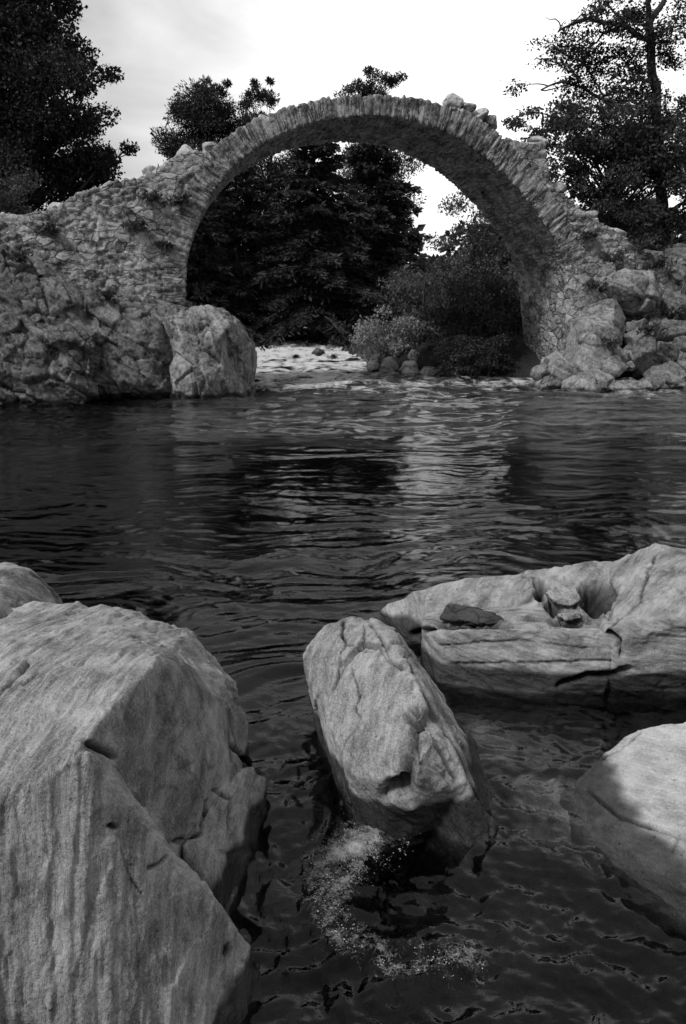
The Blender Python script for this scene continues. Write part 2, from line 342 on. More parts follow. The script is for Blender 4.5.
# ------------------------------------------------------------------ generic rock
def rock(name, hulls, voxel, mat, label, cat='boulder', group=None, strata=(0.3, 0.2, 1.0), amp=.012, lump=.02, lump_scale=3.0, cracks=(), pits=(), wetline=.08, smooth=3, seed=0, blocks=None, strata_fn=None, tone=False, chip=0.0, flake=0.0, facet=None, net=-.3):
    bm = bmesh.new()
    for h in hulls: hull_bm(bm, h)
    V, Q, N = remesh(bm, voxel, smooth)
    n = np.array(strata, dtype=float); n /= np.linalg.norm(n)
    s = V @ n if strata_fn is None else strata_fn(V)
    P = V * lump_scale + seed * 3.7
    d = lump * fbm(P, 4, seed)
    if chip: 
        cb = np.cross(n, [0, 0, 1.]); cb /= np.linalg.norm(cb); r = fbm(np.stack([s * 2.2, V @ cb * .8, V @ np.cross(n, cb) * .8], 1) * lump_scale * 1.6 + 9, 4, seed + 5, .6, ridged=True); d += chip * np.minimum(r - .2, .35)
    sw = s + .03 * fbm(V * 2.5, 3, seed + 11)
    S1 = np.stack([sw * 30, V[:, 0] * .6, V[:, 1] * .6], 1)
    d += amp * fbm(S1, 4, seed + 21, .6)
    d1 = np.cross(n, [0, 0, 1.]); d1 /= np.linalg.norm(d1); d2 = np.cross(n, d1); bed = np.stack([s + .03 * fbm(V * 3, 3, seed + 12), V @ d1, V @ d2], 1)
    if flake: d += flake * 6 * terrace(fbm(bed * np.array([5.5, 1.5, 1.5]) + seed, 4, seed + 13, .55), 7) 
    tn = np.full(len(V), .5); crack = np.zeros(len(V))
    if blocks:
        q = V + .18 * np.stack([fbm(V * 1.3, 3, seed + 40 + k) for k in range(3)], 1) * blocks.get('warp', 1)
        Rm = np.array(blocks.get('axes', np.eye(3))); q = q @ Rm.T / np.array(blocks['size'])
        F1, F2, ID = voronoi(q, seed + 3); e = sstep(0, .16, F2 - F1)
        d += blocks['amp'] * (e - 1) + blocks['amp'] * .9 * (ID - .5); tn = ID; crack = np.maximum(crack, (1 - e) * .8)
    if facet:
        for size, am in facet:
            q = bed / (np.array([.55, 1, 1]) * size) + .13 * np.stack([fbm(V * .9 / size, 3, seed + 60 + k) for k in range(3)], 1)
            H, e, ID = facets(q + seed, seed + 64); mk = sstep(net, net + .25, fbm(V / size * .8, 3, seed + 66)); d += am * np.clip(H, -1, 1) * (.4 + .6 * mk) - am * .4 * mk * (1 - sstep(0, .09, e)); crack = np.maximum(crack, .7 * mk * (1 - sstep(0, .06, e))); tn = .5 * tn + .5 * ID
    px, py = project(V); wob = 5.0 * fbm(V * 11, 4, seed + 31, .65); vary = .35 + .65 * sstep(-.25, .2, fbm(V * 7, 2, seed + 33))
    face = (N * (np.array([0, 0, CAMH]) - V)).sum(1) > 0
    pit_shade = np.zeros(len(V))
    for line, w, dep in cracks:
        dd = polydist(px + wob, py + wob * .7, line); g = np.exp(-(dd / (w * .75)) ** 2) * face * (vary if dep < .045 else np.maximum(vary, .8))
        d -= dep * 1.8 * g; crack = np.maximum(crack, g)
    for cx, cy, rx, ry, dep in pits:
        g = np.exp(-(((px + wob * 1.5 - cx) / rx) ** 2 + ((py + wob - cy) / ry) ** 2) ** 2) * face; d -= dep * g; crack = np.maximum(crack, g * .9); pit_shade = np.maximum(pit_shade, g)  # pits are carved, and the shade inside them is painted dark as well
    V2 = V + N * d[:, None]
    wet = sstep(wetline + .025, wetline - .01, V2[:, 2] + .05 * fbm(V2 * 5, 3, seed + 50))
    wet = np.maximum(wet, .9 * pit_shade)  # waterline wetness is real; the pit part is shade painted into the colour
    c = V2.mean(0); org = (c[0], c[1], max(V2[:, 2].min(), -.5) if V2[:, 2].min() < -.5 else V2[:, 2].min())
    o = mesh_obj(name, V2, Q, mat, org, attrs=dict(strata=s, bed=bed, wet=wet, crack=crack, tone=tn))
    tag(o, label, cat, group); return o
def pz(lst, drop=-.55, grow=0.0):
    P = [PZ(*q) for q in lst]; c = np.mean(P, 0)
    return P + [np.array([c[0] + (p[0] - c[0]) * (1 + grow), c[1] + (p[1] - c[1]) * (1 + grow), drop]) for p in P]

# ---- foreground boulders
A1 = pz([(156, 660, .95), (113, 700, .955), (85, 742, .94), (0, 808, .86), (-150, 880, .80), (60, 603, .74), (100, 606, .76), (130, 616, .75), (188, 634, .60), (-150, 640, .80), (228, 678, .38), (246, 715, .24), (252, 748, .08), (236, 790, .12), (205, 800, .22), (172, 842, .34)])
A2 = pz([(85, 750, .93), (123, 781, .77), (156, 823, .62), (189, 866, .44), (227, 918, .22), (262, 965, .05), (266, 1005, -.06), (0, 822, .83), (-150, 900, .76), (0, 1070, .22), (120, 1070, .18), (220, 1070, -.02), (-150, 1110, .25), (100, 762, .7), (20, 800, .6)])
A3 = pz([(205, 802, .25), (243, 768, .22), (266, 768, .14), (256, 800, .10), (253, 838, .05), (234, 882, .0), (229, 920, -.04), (182, 846, .30), (212, 850, .2)])
# bedding runs down the front face and back along the sloping top
dT = PZ(0, 720, .85) - PZ(130, 612, .78); dF = PZ(85, 1024, .33) - PZ(85, 760, .92); nA = np.cross(dT, dF); nA /= np.linalg.norm(nA)
rock('boulder', [A1, A2, A3], .006, M_ROCK, 'huge streaked boulder filling the lower left corner, peaked ridge and steep banded front', strata=nA, amp=.018, lump=.035, lump_scale=2.2, seed=1, smooth=4, wetline=.11, chip=.012, flake=.008, facet=[(.42, .012), (.16, .004)], net=.22,
     cracks=[([(84, 741), (110, 757)], 2.6, .05), ([(0, 705), (14, 688), (30, 668)], 2.2, .04), ([(28, 692), (40, 680)], 2.0, .03), ([(150, 868), (162, 864), (170, 855)], 2.0, .02), ([(120, 848), (132, 880), (141, 893)], 1.0, .006), ([(205, 802), (200, 834), (175, 842)], 2.5, .03), ([(235, 745), (262, 775)], 2.5, .03), ([(215, 790), (232, 800), (230, 830)], 2.0, .02)],
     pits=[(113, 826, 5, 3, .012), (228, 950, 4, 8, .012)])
Bk = pz([(-60, 570, .78), (8, 560, .74), (28, 567, .70), (60, 602, .50), (66, 612, .35), (-20, 615, .85), (-60, 625, .8), (30, 612, .62)])
rock('boulder', [Bk], .012, M_ROCK, 'rounded rock at the left edge behind the huge streaked boulder', strata=nA, amp=.016, lump=.04, lump_scale=3, seed=2, smooth=4, flake=.010, chip=.015, cracks=[([(0, 625), (20, 618), (50, 612)], 2.2, .04), ([(12, 617), (14, 604), (20, 600)], 1.6, .03), ([(25, 570), (58, 600)], 1.6, .02)])

M1 = pz([(303, 655, .34), (310, 640, .42), (325, 626, .46), (350, 618, .48), (374, 617, .48), (394, 629, .44), (408, 650, .30), (430, 685, .18), (455, 715, .09), (474, 745, .05), (487, 778, .0), (498, 822, -.04), (420, 690, .50), (438, 735, .42), (455, 772, .28), (420, 762, .40), (385, 782, .30), (352, 772, .27), (322, 705, .31)], grow=-.38)
M2 = pz([(414, 738, .40), (440, 745, .38), (459, 782, .24), (424, 808, .10), (402, 796, .14), (440, 790, .2)], grow=-.3)
M3 = pz([(440, 750, .33), (460, 782, .22), (500, 830, .0), (498, 843, -.03), (470, 846, .02), (440, 836, .0), (425, 812, .06)], grow=-.2)
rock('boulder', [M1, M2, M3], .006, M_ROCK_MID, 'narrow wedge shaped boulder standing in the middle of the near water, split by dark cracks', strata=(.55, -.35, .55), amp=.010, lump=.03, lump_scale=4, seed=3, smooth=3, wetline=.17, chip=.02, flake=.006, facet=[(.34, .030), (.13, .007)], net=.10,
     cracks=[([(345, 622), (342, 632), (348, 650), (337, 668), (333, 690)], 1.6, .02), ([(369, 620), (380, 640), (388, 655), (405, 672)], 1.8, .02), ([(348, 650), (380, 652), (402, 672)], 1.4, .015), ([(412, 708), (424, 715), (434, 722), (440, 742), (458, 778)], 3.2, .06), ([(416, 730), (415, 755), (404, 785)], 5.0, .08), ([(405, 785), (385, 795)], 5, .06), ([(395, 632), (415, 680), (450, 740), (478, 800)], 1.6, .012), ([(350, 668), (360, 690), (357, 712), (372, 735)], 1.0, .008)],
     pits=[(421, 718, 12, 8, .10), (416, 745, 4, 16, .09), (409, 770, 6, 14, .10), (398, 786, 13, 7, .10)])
R1 = pz([(424, 624, .27), (445, 628, .30), (520, 623, .33), (590, 622, .35), (613, 627, .35), (438, 680, .02), (480, 688, .0), (540, 693, .0), (605, 693, .0), (425, 608, .16), (520, 606, .2), (600, 608, .22)])
R2 = pz([(380, 611, .10), (415, 592, .25), (460, 580, .31), (500, 577, .33), (535, 575, .34), (570, 573, .37), (612, 562, .43), (612, 618, .24), (540, 616, .22), (450, 616, .2), (405, 628, .08)])
R3 = pz([(655, 545, .57), (641, 551, .52), (612, 563, .43), (686, 562, .52), (790, 600, .52), (790, 690, .0), (686, 692, .0), (613, 626, .36), (606, 690, .0), (622, 640, .30), (700, 548, .42)])
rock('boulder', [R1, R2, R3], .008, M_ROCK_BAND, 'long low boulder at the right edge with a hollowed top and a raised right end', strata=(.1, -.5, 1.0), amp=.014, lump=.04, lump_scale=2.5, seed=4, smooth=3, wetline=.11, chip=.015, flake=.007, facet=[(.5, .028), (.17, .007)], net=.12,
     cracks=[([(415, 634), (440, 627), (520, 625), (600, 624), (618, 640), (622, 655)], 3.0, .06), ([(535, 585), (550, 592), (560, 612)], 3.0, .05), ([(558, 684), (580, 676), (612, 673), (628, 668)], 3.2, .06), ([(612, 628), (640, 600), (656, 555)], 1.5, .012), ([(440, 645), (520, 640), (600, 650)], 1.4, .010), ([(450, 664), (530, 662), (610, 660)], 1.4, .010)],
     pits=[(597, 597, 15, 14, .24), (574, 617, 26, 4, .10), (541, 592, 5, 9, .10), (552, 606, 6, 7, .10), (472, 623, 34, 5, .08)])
E1 = pz([(578, 776, .03), (600, 760, .10), (624, 738, .20), (640, 730, .25), (665, 725, .30), (686, 721, .33), (800, 716, .36), (556, 800, -.06), (588, 850, -.04), (640, 886, -.03), (690, 908, -.02), (800, 950, .0), (622, 846, .10), (686, 888, .13), (800, 920, .16), (592, 800, .07)])
rock('boulder', [E1], .009, M_ROCK_PALE, 'smooth pale slab at the right edge with a dark wet margin, nearest the corner', strata=(.35, .5, .8), amp=.010, lump=.025, lump_scale=2.5, seed=5, smooth=5, wetline=.145, flake=.005, chip=.006,
     cracks=[([(586, 790), (620, 818), (655, 830), (690, 842)], 1.6, .018), ([(640, 733), (620, 752), (600, 760)], 1.5, .010), ([(672, 850), (680, 838)], 2, .015)])
# fragments lying in the hollow of the long boulder
rock('stone', [[PZ(440, 618, .27), PZ(446, 604, .33), PZ(468, 606, .34), PZ(500, 615, .31), PZ(510, 624, .29), PZ(480, 624, .27), PZ(452, 622, .24), PZ(505, 628, .2), PZ(446, 625, .2), PZ(470, 610, .2)]], .006, M_ROCK_DARK, 'long dark wet stone lying in the crack along the long low boulder', 'stone', seed=6, facet=[(0.1, .012)], smooth=6, lump=.014, lump_scale=9, amp=.004, wetline=-1)
rock('stone', [[PZ(545, 592, .315), PZ(556, 584, .34), PZ(575, 586, .345), PZ(582, 600, .31), PZ(570, 606, .295), PZ(552, 602, .29), PZ(560, 606, .2), PZ(580, 604, .2)]], .006, M_ROCK_MID, 'angular grey fragment in the hollow of the long low boulder, the upper of the pair', 'stone', seed=7, facet=[(0.08, .012)], smooth=6, lump=.014, lump_scale=9, amp=.004, wetline=-1)
rock('stone', [[PZ(558, 615, .265), PZ(570, 608, .285), PZ(580, 610, .285), PZ(582, 618, .265), PZ(566, 620, .26), PZ(560, 621, .2), PZ(580, 620, .2)]], .005, M_ROCK_MID, 'smallest grey fragment in the hollow of the long low boulder, below the larger one', 'stone', seed=8, facet=[(0.06, .008)], smooth=5, lump=.012, lump_scale=12, amp=.003, wetline=-1)
rock('pebble', [[PZ(534, 578, .345), PZ(540, 574, .37), PZ(547, 575, .37), PZ(549, 579, .345), PZ(541, 581, .33), PZ(540, 579, .3)]], .004, mat_river_rock('white_pebble', .6, .85, .1), 'small white pebble on the back rim of the long low boulder', 'pebble', seed=9, lump=.004, lump_scale=20, amp=.001, wetline=-1)
# drowned rocks
def drowned(pts, seed, label):
    rock('boulder', [[PZ(*p) for p in pts] + [PZ(p[0], p[1], -.9) * [1, 1, 0] + [0, 0, -.9] for p in pts]], .016, M_ROCK, label, seed=seed, lump=.09, lump_scale=4, amp=.01, wetline=-3, smooth=14, chip=.05)
drowned([(468, 724, -.06), (490, 722, -.05), (520, 750, -.07), (512, 775, -.12), (480, 760, -.1), (470, 745, -.09), (540, 780, -.3), (440, 720, -.3)], 60, 'drowned pale rock just under the water right of the wedge boulder')
drowned([(520, 775, -.09), (560, 780, -.05), (580, 830, -.05), (560, 850, -.1), (510, 830, -.14), (470, 870, -.3), (600, 890, -.3)], 61, 'drowned rock shelf just under the water beside the pale slab')
drowned([(400, 900, -.24), (500, 880, -.2), (560, 930, -.2), (540, 990, -.22), (440, 1010, -.24), (360, 980, -.32), (620, 960, -.36), (480, 1080, -.3)], 62, 'drowned flat rock under the dark water at the bottom edge')

# ------------------------------------------------------------------ bridge
ring_in = [(185, 306), (185, 272), (187, 255), (195, 226), (206, 203), (221, 180), (241, 158), (265, 141), (290, 129), (320, 120), (350, 116), (380, 115), (408, 118), (435, 126), (460, 138), (485, 155), (510, 178), (530, 201), (548, 226), (560, 247), (566, 268)]
ring_out = [(163, 306), (163, 270), (165, 250), (172, 222), (183, 195), (198, 165), (218, 143), (245, 125), (275, 111), (310, 101), (345, 96), (380, 95), (412, 97), (445, 104), (475, 114), (503, 137), (528, 162), (551, 190), (568, 217), (580, 243), (586, 268)]
IN = np.array([B(*p) for p in ring_in]); OUT = np.array([B(*p) for p in ring_out])
def resample(L, n):
    L = np.array(L); d = np.concatenate([[0], np.cumsum(np.hypot(*np.diff(L, axis=0).T))]); t = np.linspace(0, d[-1], n)
    k = np.stack([np.interp(t, d, L[:, 0]), np.interp(t, d, L[:, 1])], 1)
    for _ in range(3): k[1:-1] = (k[:-2] + 2 * k[1:-1] + k[2:]) / 4
    return k
IN = resample(IN, 80); OUT = resample(OUT, 80)
def masonry(name, outline, v0, v1, voxel, mat, parent, size, amp, seed, ring=False, drop=0.0):
    bm = bmesh.new(); prism_bm(bm, outline, lambda u, z: W(u, v0, z), lambda u, z: W(u, v1, z))
    V, Q, N = remesh(bm, voxel, 1)
    q = V - BO; u = q @ BU; v = q @ BV; z = V[:, 2]; L = np.stack([u, v, z], 1)
    if ring:
        mid = (IN + OUT) / 2; arc = np.concatenate([[0], np.cumsum(np.hypot(*np.diff(mid, axis=0).T))])
        D = np.full(len(V), 1e9); s = np.zeros(len(V)); r = np.zeros(len(V))
        # position along and across the ring
        for i in range(len(mid) - 1):
            a, b = mid[i], mid[i + 1]; e = b - a; l = np.hypot(*e); e = e / l
            du, dz = u - a[0], z - a[1]; t = np.clip(du * e[0] + dz * e[1], 0, l); dist = np.hypot(du - t * e[0], dz - t * e[1]); m = dist < D
            D = np.where(m, dist, D); s = np.where(m, arc[i] + t, s); r = np.where(m, -du * e[1] + dz * e[0], r)
        s = s + .05 * fbm(L * 1.5, 2, seed + 7)
        S = np.stack([s / size[0], v / size[1], r / size[2]], 1)
    else:
        wq = .16 * np.stack([fbm(L * 1.8, 3, seed + 7 + k) for k in range(3)], 1)
        S = (L + wq) / np.array(size)
    F1, F2, ID = voronoi(S, seed, .8, 4); e = sstep(0, .20, F2 - F1)
    G1, G2, ID2 = voronoi(S * 2.1 + 5, seed + 1, .85, 4); e2 = sstep(0, .22, G2 - G1); small = sstep(-.05, .1, fbm(L * 1.1, 2, seed + 5))
    if not ring: e = e * (1 - small) + e2 * small; ID = np.where(small > .5, ID2, ID)
    fill = .25 + .75 * sstep(-.15, .25, fbm(L * .8, 3, seed + 9))
    rough = fbm(L * 6, 5, seed + 2, .65); rid = fbm(L * np.array([2.5, 2.5, 5]), 4, seed + 4, .6, True)
    d = amp * fill * (e - 1) + amp * .9 * (ID - .5) + 1.1 * amp * rough + .9 * amp * fbm(L * .9, 3, seed + 3) + .6 * amp * rid
    if ring: d += np.where(N[:, 2] > .2, 1.0, np.where(N[:, 2] < -.3, .35, .2)) * .06 * (ID - .5)
    V2 = V + N * d[:, None]
    return mesh_obj(name, V2, Q, mat, W(outline[0][0], v0, 0), parent, attrs=dict(stone=S, joint=(1 - e) * fill))
bridge = empty('stone_bridge', W(0, DEPTH / 2, 0))
tag(bridge, 'ruined stone packhorse bridge, one high bare arch of rough rubble crossing the river', 'bridge')
masonry('arch_ring', [tuple(p) for p in IN] + [tuple(p) for p in OUT[::-1]], 0, DEPTH, .036, M_RING, bridge, (.075, .40, .58), .028, 11, True)
left_px = [(-190, 240), (-60, 226), (0, 213), (22, 215), (45, 211), (60, 205), (76, 194), (100, 187), (118, 181), (138, 178), (152, 171), (166, 163), (178, 153), (190, 150), (203, 153), (214, 150)]
lo = [B(*p) for p in left_px] + [(float(p[0]) + .06, float(p[1])) for p in OUT[::-1] if p[0] < B(222, 140)[0]] + [B(186, 312), B(186, 345), B(-190, 360)]
masonry('abutment', lo, .03, DEPTH - .03, .036, M_WALL, bridge, (.34, .4, .19), .042, 12)
right_px = [(508, 137), (522, 142), (545, 142), (549, 174), (562, 192), (580, 208), (602, 222), (624, 236), (645, 252), (700, 262), (780, 250), (780, 395), (600, 392), (572, 268)]
ri = [B(*p) for p in right_px] + [(float(p[0]) - .05, float(p[1])) for p in OUT[::-1] if p[0] > B(512, 140)[0] and p[1] > B(598, 262)[1]]
masonry('abutment', ri, .03, DEPTH - .03, .036, M_WALL, bridge, (.28, .4, .14), .035, 13)
pier = [B(566, 266), B(570, 300), B(573, 340), B(575, 394), B(625, 394), B(615, 262)]
masonry('pier', pier, -.03, DEPTH + .02, .032, M_PIER, bridge, (.34, .36, .22), .025, 14)
# loose capping stones left on the crown and along the top
for k, (px, py, w, h) in enumerate([(453, 105, 20, 13), (466, 110, 14, 10), (478, 116, 16, 12), (490, 124, 14, 11), (190, 157, 22, 14), (211, 152, 18, 12), (60, 212, 20, 12), (262, 123, 16, 10), (110, 190, 22, 10), (150, 174, 16, 10), (536, 143, 18, 9), (556, 190, 14, 10), (590, 217, 18, 10), (616, 233, 20, 12)]):
    pts = []
    u, z = B(px, py, .5); uw = w * .025; zh = h * .025
    for i in range(16):
        th = RNG.uniform(0, 2 * math.pi); ph = RNG.uniform(-1, 1); c = math.sqrt(1 - ph * ph)
        pts.append(W(u + uw * c * math.cos(th) * .6, .45 + .4 * c * math.sin(th), z + zh * ph * .75))
    bm = bmesh.new(); hull_bm(bm, pts); V, Q, N = remesh(bm, .03, 2); V = V + N * (.02 * fbm(V * 6, 3, k))[:, None]
    mesh_obj('coping_stone', V, Q, M_WALL, V.mean(0), bridge, attrs=dict(stone=np.repeat(RNG.uniform(0, 90, (1, 3)), len(V), 0) + (V - V.mean(0)) * .15, joint=np.zeros(len(V))))

# ------------------------------------------------------------------ bank rocks
def bank(pts, thick, back_grow=1.0):
    """pts: (px,py,Y) traced front; gets real thickness behind"""
    P = [PY(p[0], p[1], p[2] + RNG.uniform(-.22, .22) * thick) for p in pts]; c = np.mean(P, 0)
    return P + [c + (p - c) * back_grow + np.array([0, thick, 0]) for p in P] + [c + (p - c) * .55 + np.array([0, -.28 * thick, 0]) for p in P]
AX = np.array([[.8, .1, .6], [-.3, .9, .2], [-.55, -.3, .8]])
lo1 = bank([(-120, 235, 17.6), (0, 246, 17.4), (40, 272, 17.3), (100, 300, 17.2), (100, 402, 16.6), (0, 412, 16.2), (-120, 420, 15.8)], 2.0)
lo2 = bank([(80, 292, 17.5), (130, 303, 17.6), (186, 308, 18.0), (176, 398, 17.3), (140, 402, 17.0), (80, 406, 16.8)], 1.8)
lo3 = bank([(30, 300, 17.0), (70, 310, 16.9), (95, 335, 16.6), (90, 405, 16.2), (20, 410, 16.0), (0, 330, 16.6)], 1.2)
rock('rock_outcrop', [lo1, lo2, lo3], .032, M_OUT, 'dark crumpled bedrock outcrop under the left end of the bridge', 'rock outcrop', strata=(.62, .1, .70), amp=.03, lump=.22, lump_scale=.8, seed=20, smooth=1, wetline=.14, chip=.05, flake=.006, facet=[(1.6, .26), (.6, .13), (.24, .04)], net=-.22)
bo = bank([(165, 318, 17.4), (188, 309, 17.5), (212, 309, 17.6), (230, 324, 17.7), (245, 348, 17.7), (248, 372, 17.6), (244, 398, 17.4), (200, 402, 17.2), (165, 402, 17.2)], 1.7)
rock('boulder', [bo], .03, M_OUT_L, 'big rounded boulder with square cracked facets at the foot of the arch on the left', strata=(.9, .2, .25), amp=.02, lump=.10, lump_scale=1.1, seed=21, smooth=1, wetline=.12, chip=.03, flake=.012, facet=[(.75, .12), (.28, .03)])
def boulder_at(pts, thick, mat, label, seed, size=.5, amp=.05, lump=.08, name='boulder', cat='boulder', group=None, voxel=.03, chip=.09, wetline=.08):
    return rock(name, [bank(pts, thick)], voxel, mat, label, cat, group, strata=(.5, .2, .8), amp=.010, lump=lump, lump_scale=1.3, seed=seed, smooth=1, wetline=wetline, chip=chip * .15, flake=.004, facet=[(size * 1.5, amp * 4.0), (size * .5, amp * .7)], net=-.15)
G = 'rocks piled on the right bank'
boulder_at([(586, 322, 19.6), (602, 304, 19.8), (617, 298, 20.0), (628, 318, 20.0), (622, 345, 19.8), (606, 372, 19.5), (590, 390, 19.3), (570, 390, 19.3), (580, 352, 19.5)], 1.2, M_OUT_L, 'large pale tilted slab leaning against the right abutment of the bridge', 30, 1.2, .04, .06, group=G)
boulder_at([(533, 390, 19.0), (539, 372, 19.1), (550, 360, 19.1), (563, 354, 19.2), (577, 364, 19.2), (590, 380, 19.1), (584, 394, 19.0), (534, 395, 18.9)], .6, M_OUT_L, 'pale blocky boulder at the water against the foot of the bridge pier', 31, .7, .04, .06, group=G)
boulder_at([(612, 282, 20.2), (632, 272, 20.4), (655, 270, 20.6), (664, 290, 20.6), (655, 312, 20.4), (630, 316, 20.2), (614, 304, 20.2)], 1.4, M_OUT_L, 'rounded light boulder high on the right bank with foliage above', 32, .8, .05, .08, group=G)
boulder_at([(655, 250, 21.5), (690, 246, 21.5), (720, 270, 21.5), (720, 320, 21), (664, 322, 21)], 1.5, M_OUT, 'shaded dark boulder high at the right edge above the other bank rocks', 33, .7, .08, .1, group=G)
boulder_at([(624, 325, 20.1), (655, 318, 20.3), (690, 322, 20.4), (720, 335, 20.4), (720, 375, 20), (640, 372, 19.8), (618, 360, 19.7)], 1.4, M_OUT, 'wide fractured boulder in the middle of the right bank', 34, .5, .10, .12, group=G)
boulder_at([(566, 384, 18.8), (582, 372, 18.9), (598, 369, 19.0), (616, 378, 18.9), (622, 394, 18.7), (566, 395, 18.7)], .6, M_OUT_L, 'low light block at the waterline below the tilted slab', 35, .5, .04, .05, group=G)
boulder_at([(594, 352, 19.5), (612, 344, 19.5), (628, 352, 19.5), (632, 368, 19.4), (616, 376, 19.2), (598, 370, 19.3)], .6, M_OUT_L, 'square light stone right of the foot of the tilted slab', 36, .5, .04, .05, group=G)
boulder_at([(612, 386, 18.8), (624, 379, 18.9), (640, 380, 18.9), (652, 387, 18.8), (648, 394, 18.7), (614, 395, 18.7)], .5, M_OUT_L, 'small dark wet stone at the right waterline', 37, .4, .04, .05, group=G)
boulder_at([(640, 384, 19.0), (654, 370, 19.1), (672, 364, 19.2), (690, 374, 19.1), (694, 394, 18.8), (642, 394, 18.7)], .7, M_OUT, 'dark squat stone at the right waterline near the frame edge', 38, .4, .05, .06, group=G)
boulder_at([(678, 350, 19.6), (700, 345, 19.6), (720, 356, 19.6), (720, 395, 19.0), (682, 392, 19.0)], .9, M_OUT, 'tall dark stone cut by the right frame edge at the waterline', 39, .5, .05, .06, group=G)
G2 = 'small rocks upstream through the arch'
for k, (pts, lab, m) in enumerate([
    ([(379, 372, 24.0), (384, 360, 24.2), (392, 357, 24.2), (398, 366, 24.1), (397, 377, 23.8), (380, 378, 23.7)], 'pointed pale stone at the far water edge seen through the arch, leftmost of the trio', M_OUT_L),
    ([(402, 373, 23.6), (406, 364, 23.8), (415, 362, 23.8), (420, 372, 23.6), (416, 378, 23.4), (404, 378, 23.4)], 'whitest round stone at the far water edge seen through the arch', M_OUT_P),
    ([(420, 374, 23.2), (426, 368, 23.4), (436, 369, 23.4), (440, 377, 23.2), (424, 379, 23.0)], 'low flat stone right of the whitest round stone', M_OUT_L),
    ([(409, 357, 24.6), (413, 350, 24.7), (420, 352, 24.7), (421, 362, 24.5), (411, 364, 24.4)], 'upright stone standing behind the whitest round stone', M_OUT_L),
    ([(368, 366, 25), (373, 355, 25.2), (380, 354, 25.2), (382, 372, 24.7), (370, 374, 24.6)], 'narrow grey stone left of the pointed pale stone', M_OUT),
    ([(320, 352, 31), (328, 345, 31.5), (340, 347, 31.5), (344, 362, 30), (322, 363, 30)], 'dark rock parting the rapids beyond the arch', M_OUT)]):
    boulder_at(pts, .6, m, lab, 45 + k, .6, .02, .05, 'stone', 'stone', G2, .03, .03, .02)

G3 = 'stones breaking the rapids'
for k, (px, py, Yr, w, h, lab) in enumerate([(274, 346, 33, 8, 6, 'dark wet stone in the white water of the rapids near the left boulder'), (303, 348, 32, 6, 5, 'small dark stone in the middle of the rapids beyond the arch'), (289, 339, 36, 8, 4, 'farthest dark stone at the head of the rapids'), (318, 354, 29, 8, 5, 'nearest dark stone at the tail of the rapids beyond the arch'), (261, 341, 35, 7, 7, 'dark stone against the left bank of the rapids')]):
    boulder_at([(px - w, py + h, Yr), (px - w * .8, py - h * .2, Yr), (px - w * .2, py - h, Yr), (px + w * .6, py - h * .7, Yr), (px + w, py + h * .2, Yr), (px + w * 1.1, py + h * 1.2, Yr)], .6, M_OUT, lab, 150 + k, .6, .03, .06, 'stone', 'stone', G3, .035, .03, .35)

# ------------------------------------------------------------------ terrain and river
YL = [-12, 12, 16, 18.5, 19.5, 24, 30, 40, 48]; XL = [-14, -12.5, -10.5, -6.5, -4.2, -3.8, -4.2, -5.6, -7.5]
YR = [-12, 12, 18, 19.3, 20.2, 22.2, 23.2, 24.5, 30, 40, 48]; XR = [15, 13, 11, 7.5, 6.2, 5.4, 3.6, 1.4, -.2, -.9, -3]
def water_level(x, y): return .03 * np.clip(y - 26, 0, 30) + .10 * sstep(33, 34.5, y) + .10 * sstep(38, 39, y)
def terrain(x, y):
    l = np.interp(y, YL, XL); r = np.interp(y, YR, XR)
    d = np.maximum(l - x, x - r); d = np.maximum(d, np.where(y > 47, (y - 47) * 1.5, -9)); d = np.maximum(d, np.where(y < -9, -9 - y, -9))
    P = np.stack([x, y, np.zeros_like(x)], 1); n = fbm(P * .35, 4, 70); n2 = fbm(P * 1.3, 3, 71)
    out = -.1 + 1.1 * (1 - np.exp(-np.clip(d, 0, None) / 1.6)) + .10 * np.clip(d, 0, 25) + .5 * n * np.clip(d / 3, 0, 1) + .15 * n2
    bed = -.75 - .25 * np.clip(-d, 0, 2) + .25 * n + .12 * n2
    w = sstep(-.7, .1, d)
    near = np.clip((y - 1.5) / 4, 0, 1)
    return bed * (1 - w) * (.55 + .45 * near) + out * w + np.clip(water_level(x, y), 0, 1) + .02 * np.clip(y - 60, 0, 400) * sstep(60, 100, y)
def grid(xs, ys):
    X, Y = np.meshgrid(xs, ys); n, m = X.shape; i = np.arange(n * m).reshape(n, m)
    Q = np.stack([i[:-1, :-1], i[:-1, 1:], i[1:, 1:], i[1:, :-1]], -1).reshape(-1, 4); return X.ravel(), Y.ravel(), Q
xs = np.concatenate([np.linspace(-400, -32, 40), np.linspace(-30, 30, 241), np.linspace(32, 400, 40)]); ys = np.concatenate([np.linspace(-60, -13, 16), np.linspace(-12, 60, 289), np.linspace(62, 500, 60)])
X, Y, Q = grid(xs, ys)
g = mesh_obj('ground', np.stack([X, Y, terrain(X, Y)], 1), Q, M_GROUND); tag(g, kind='structure')

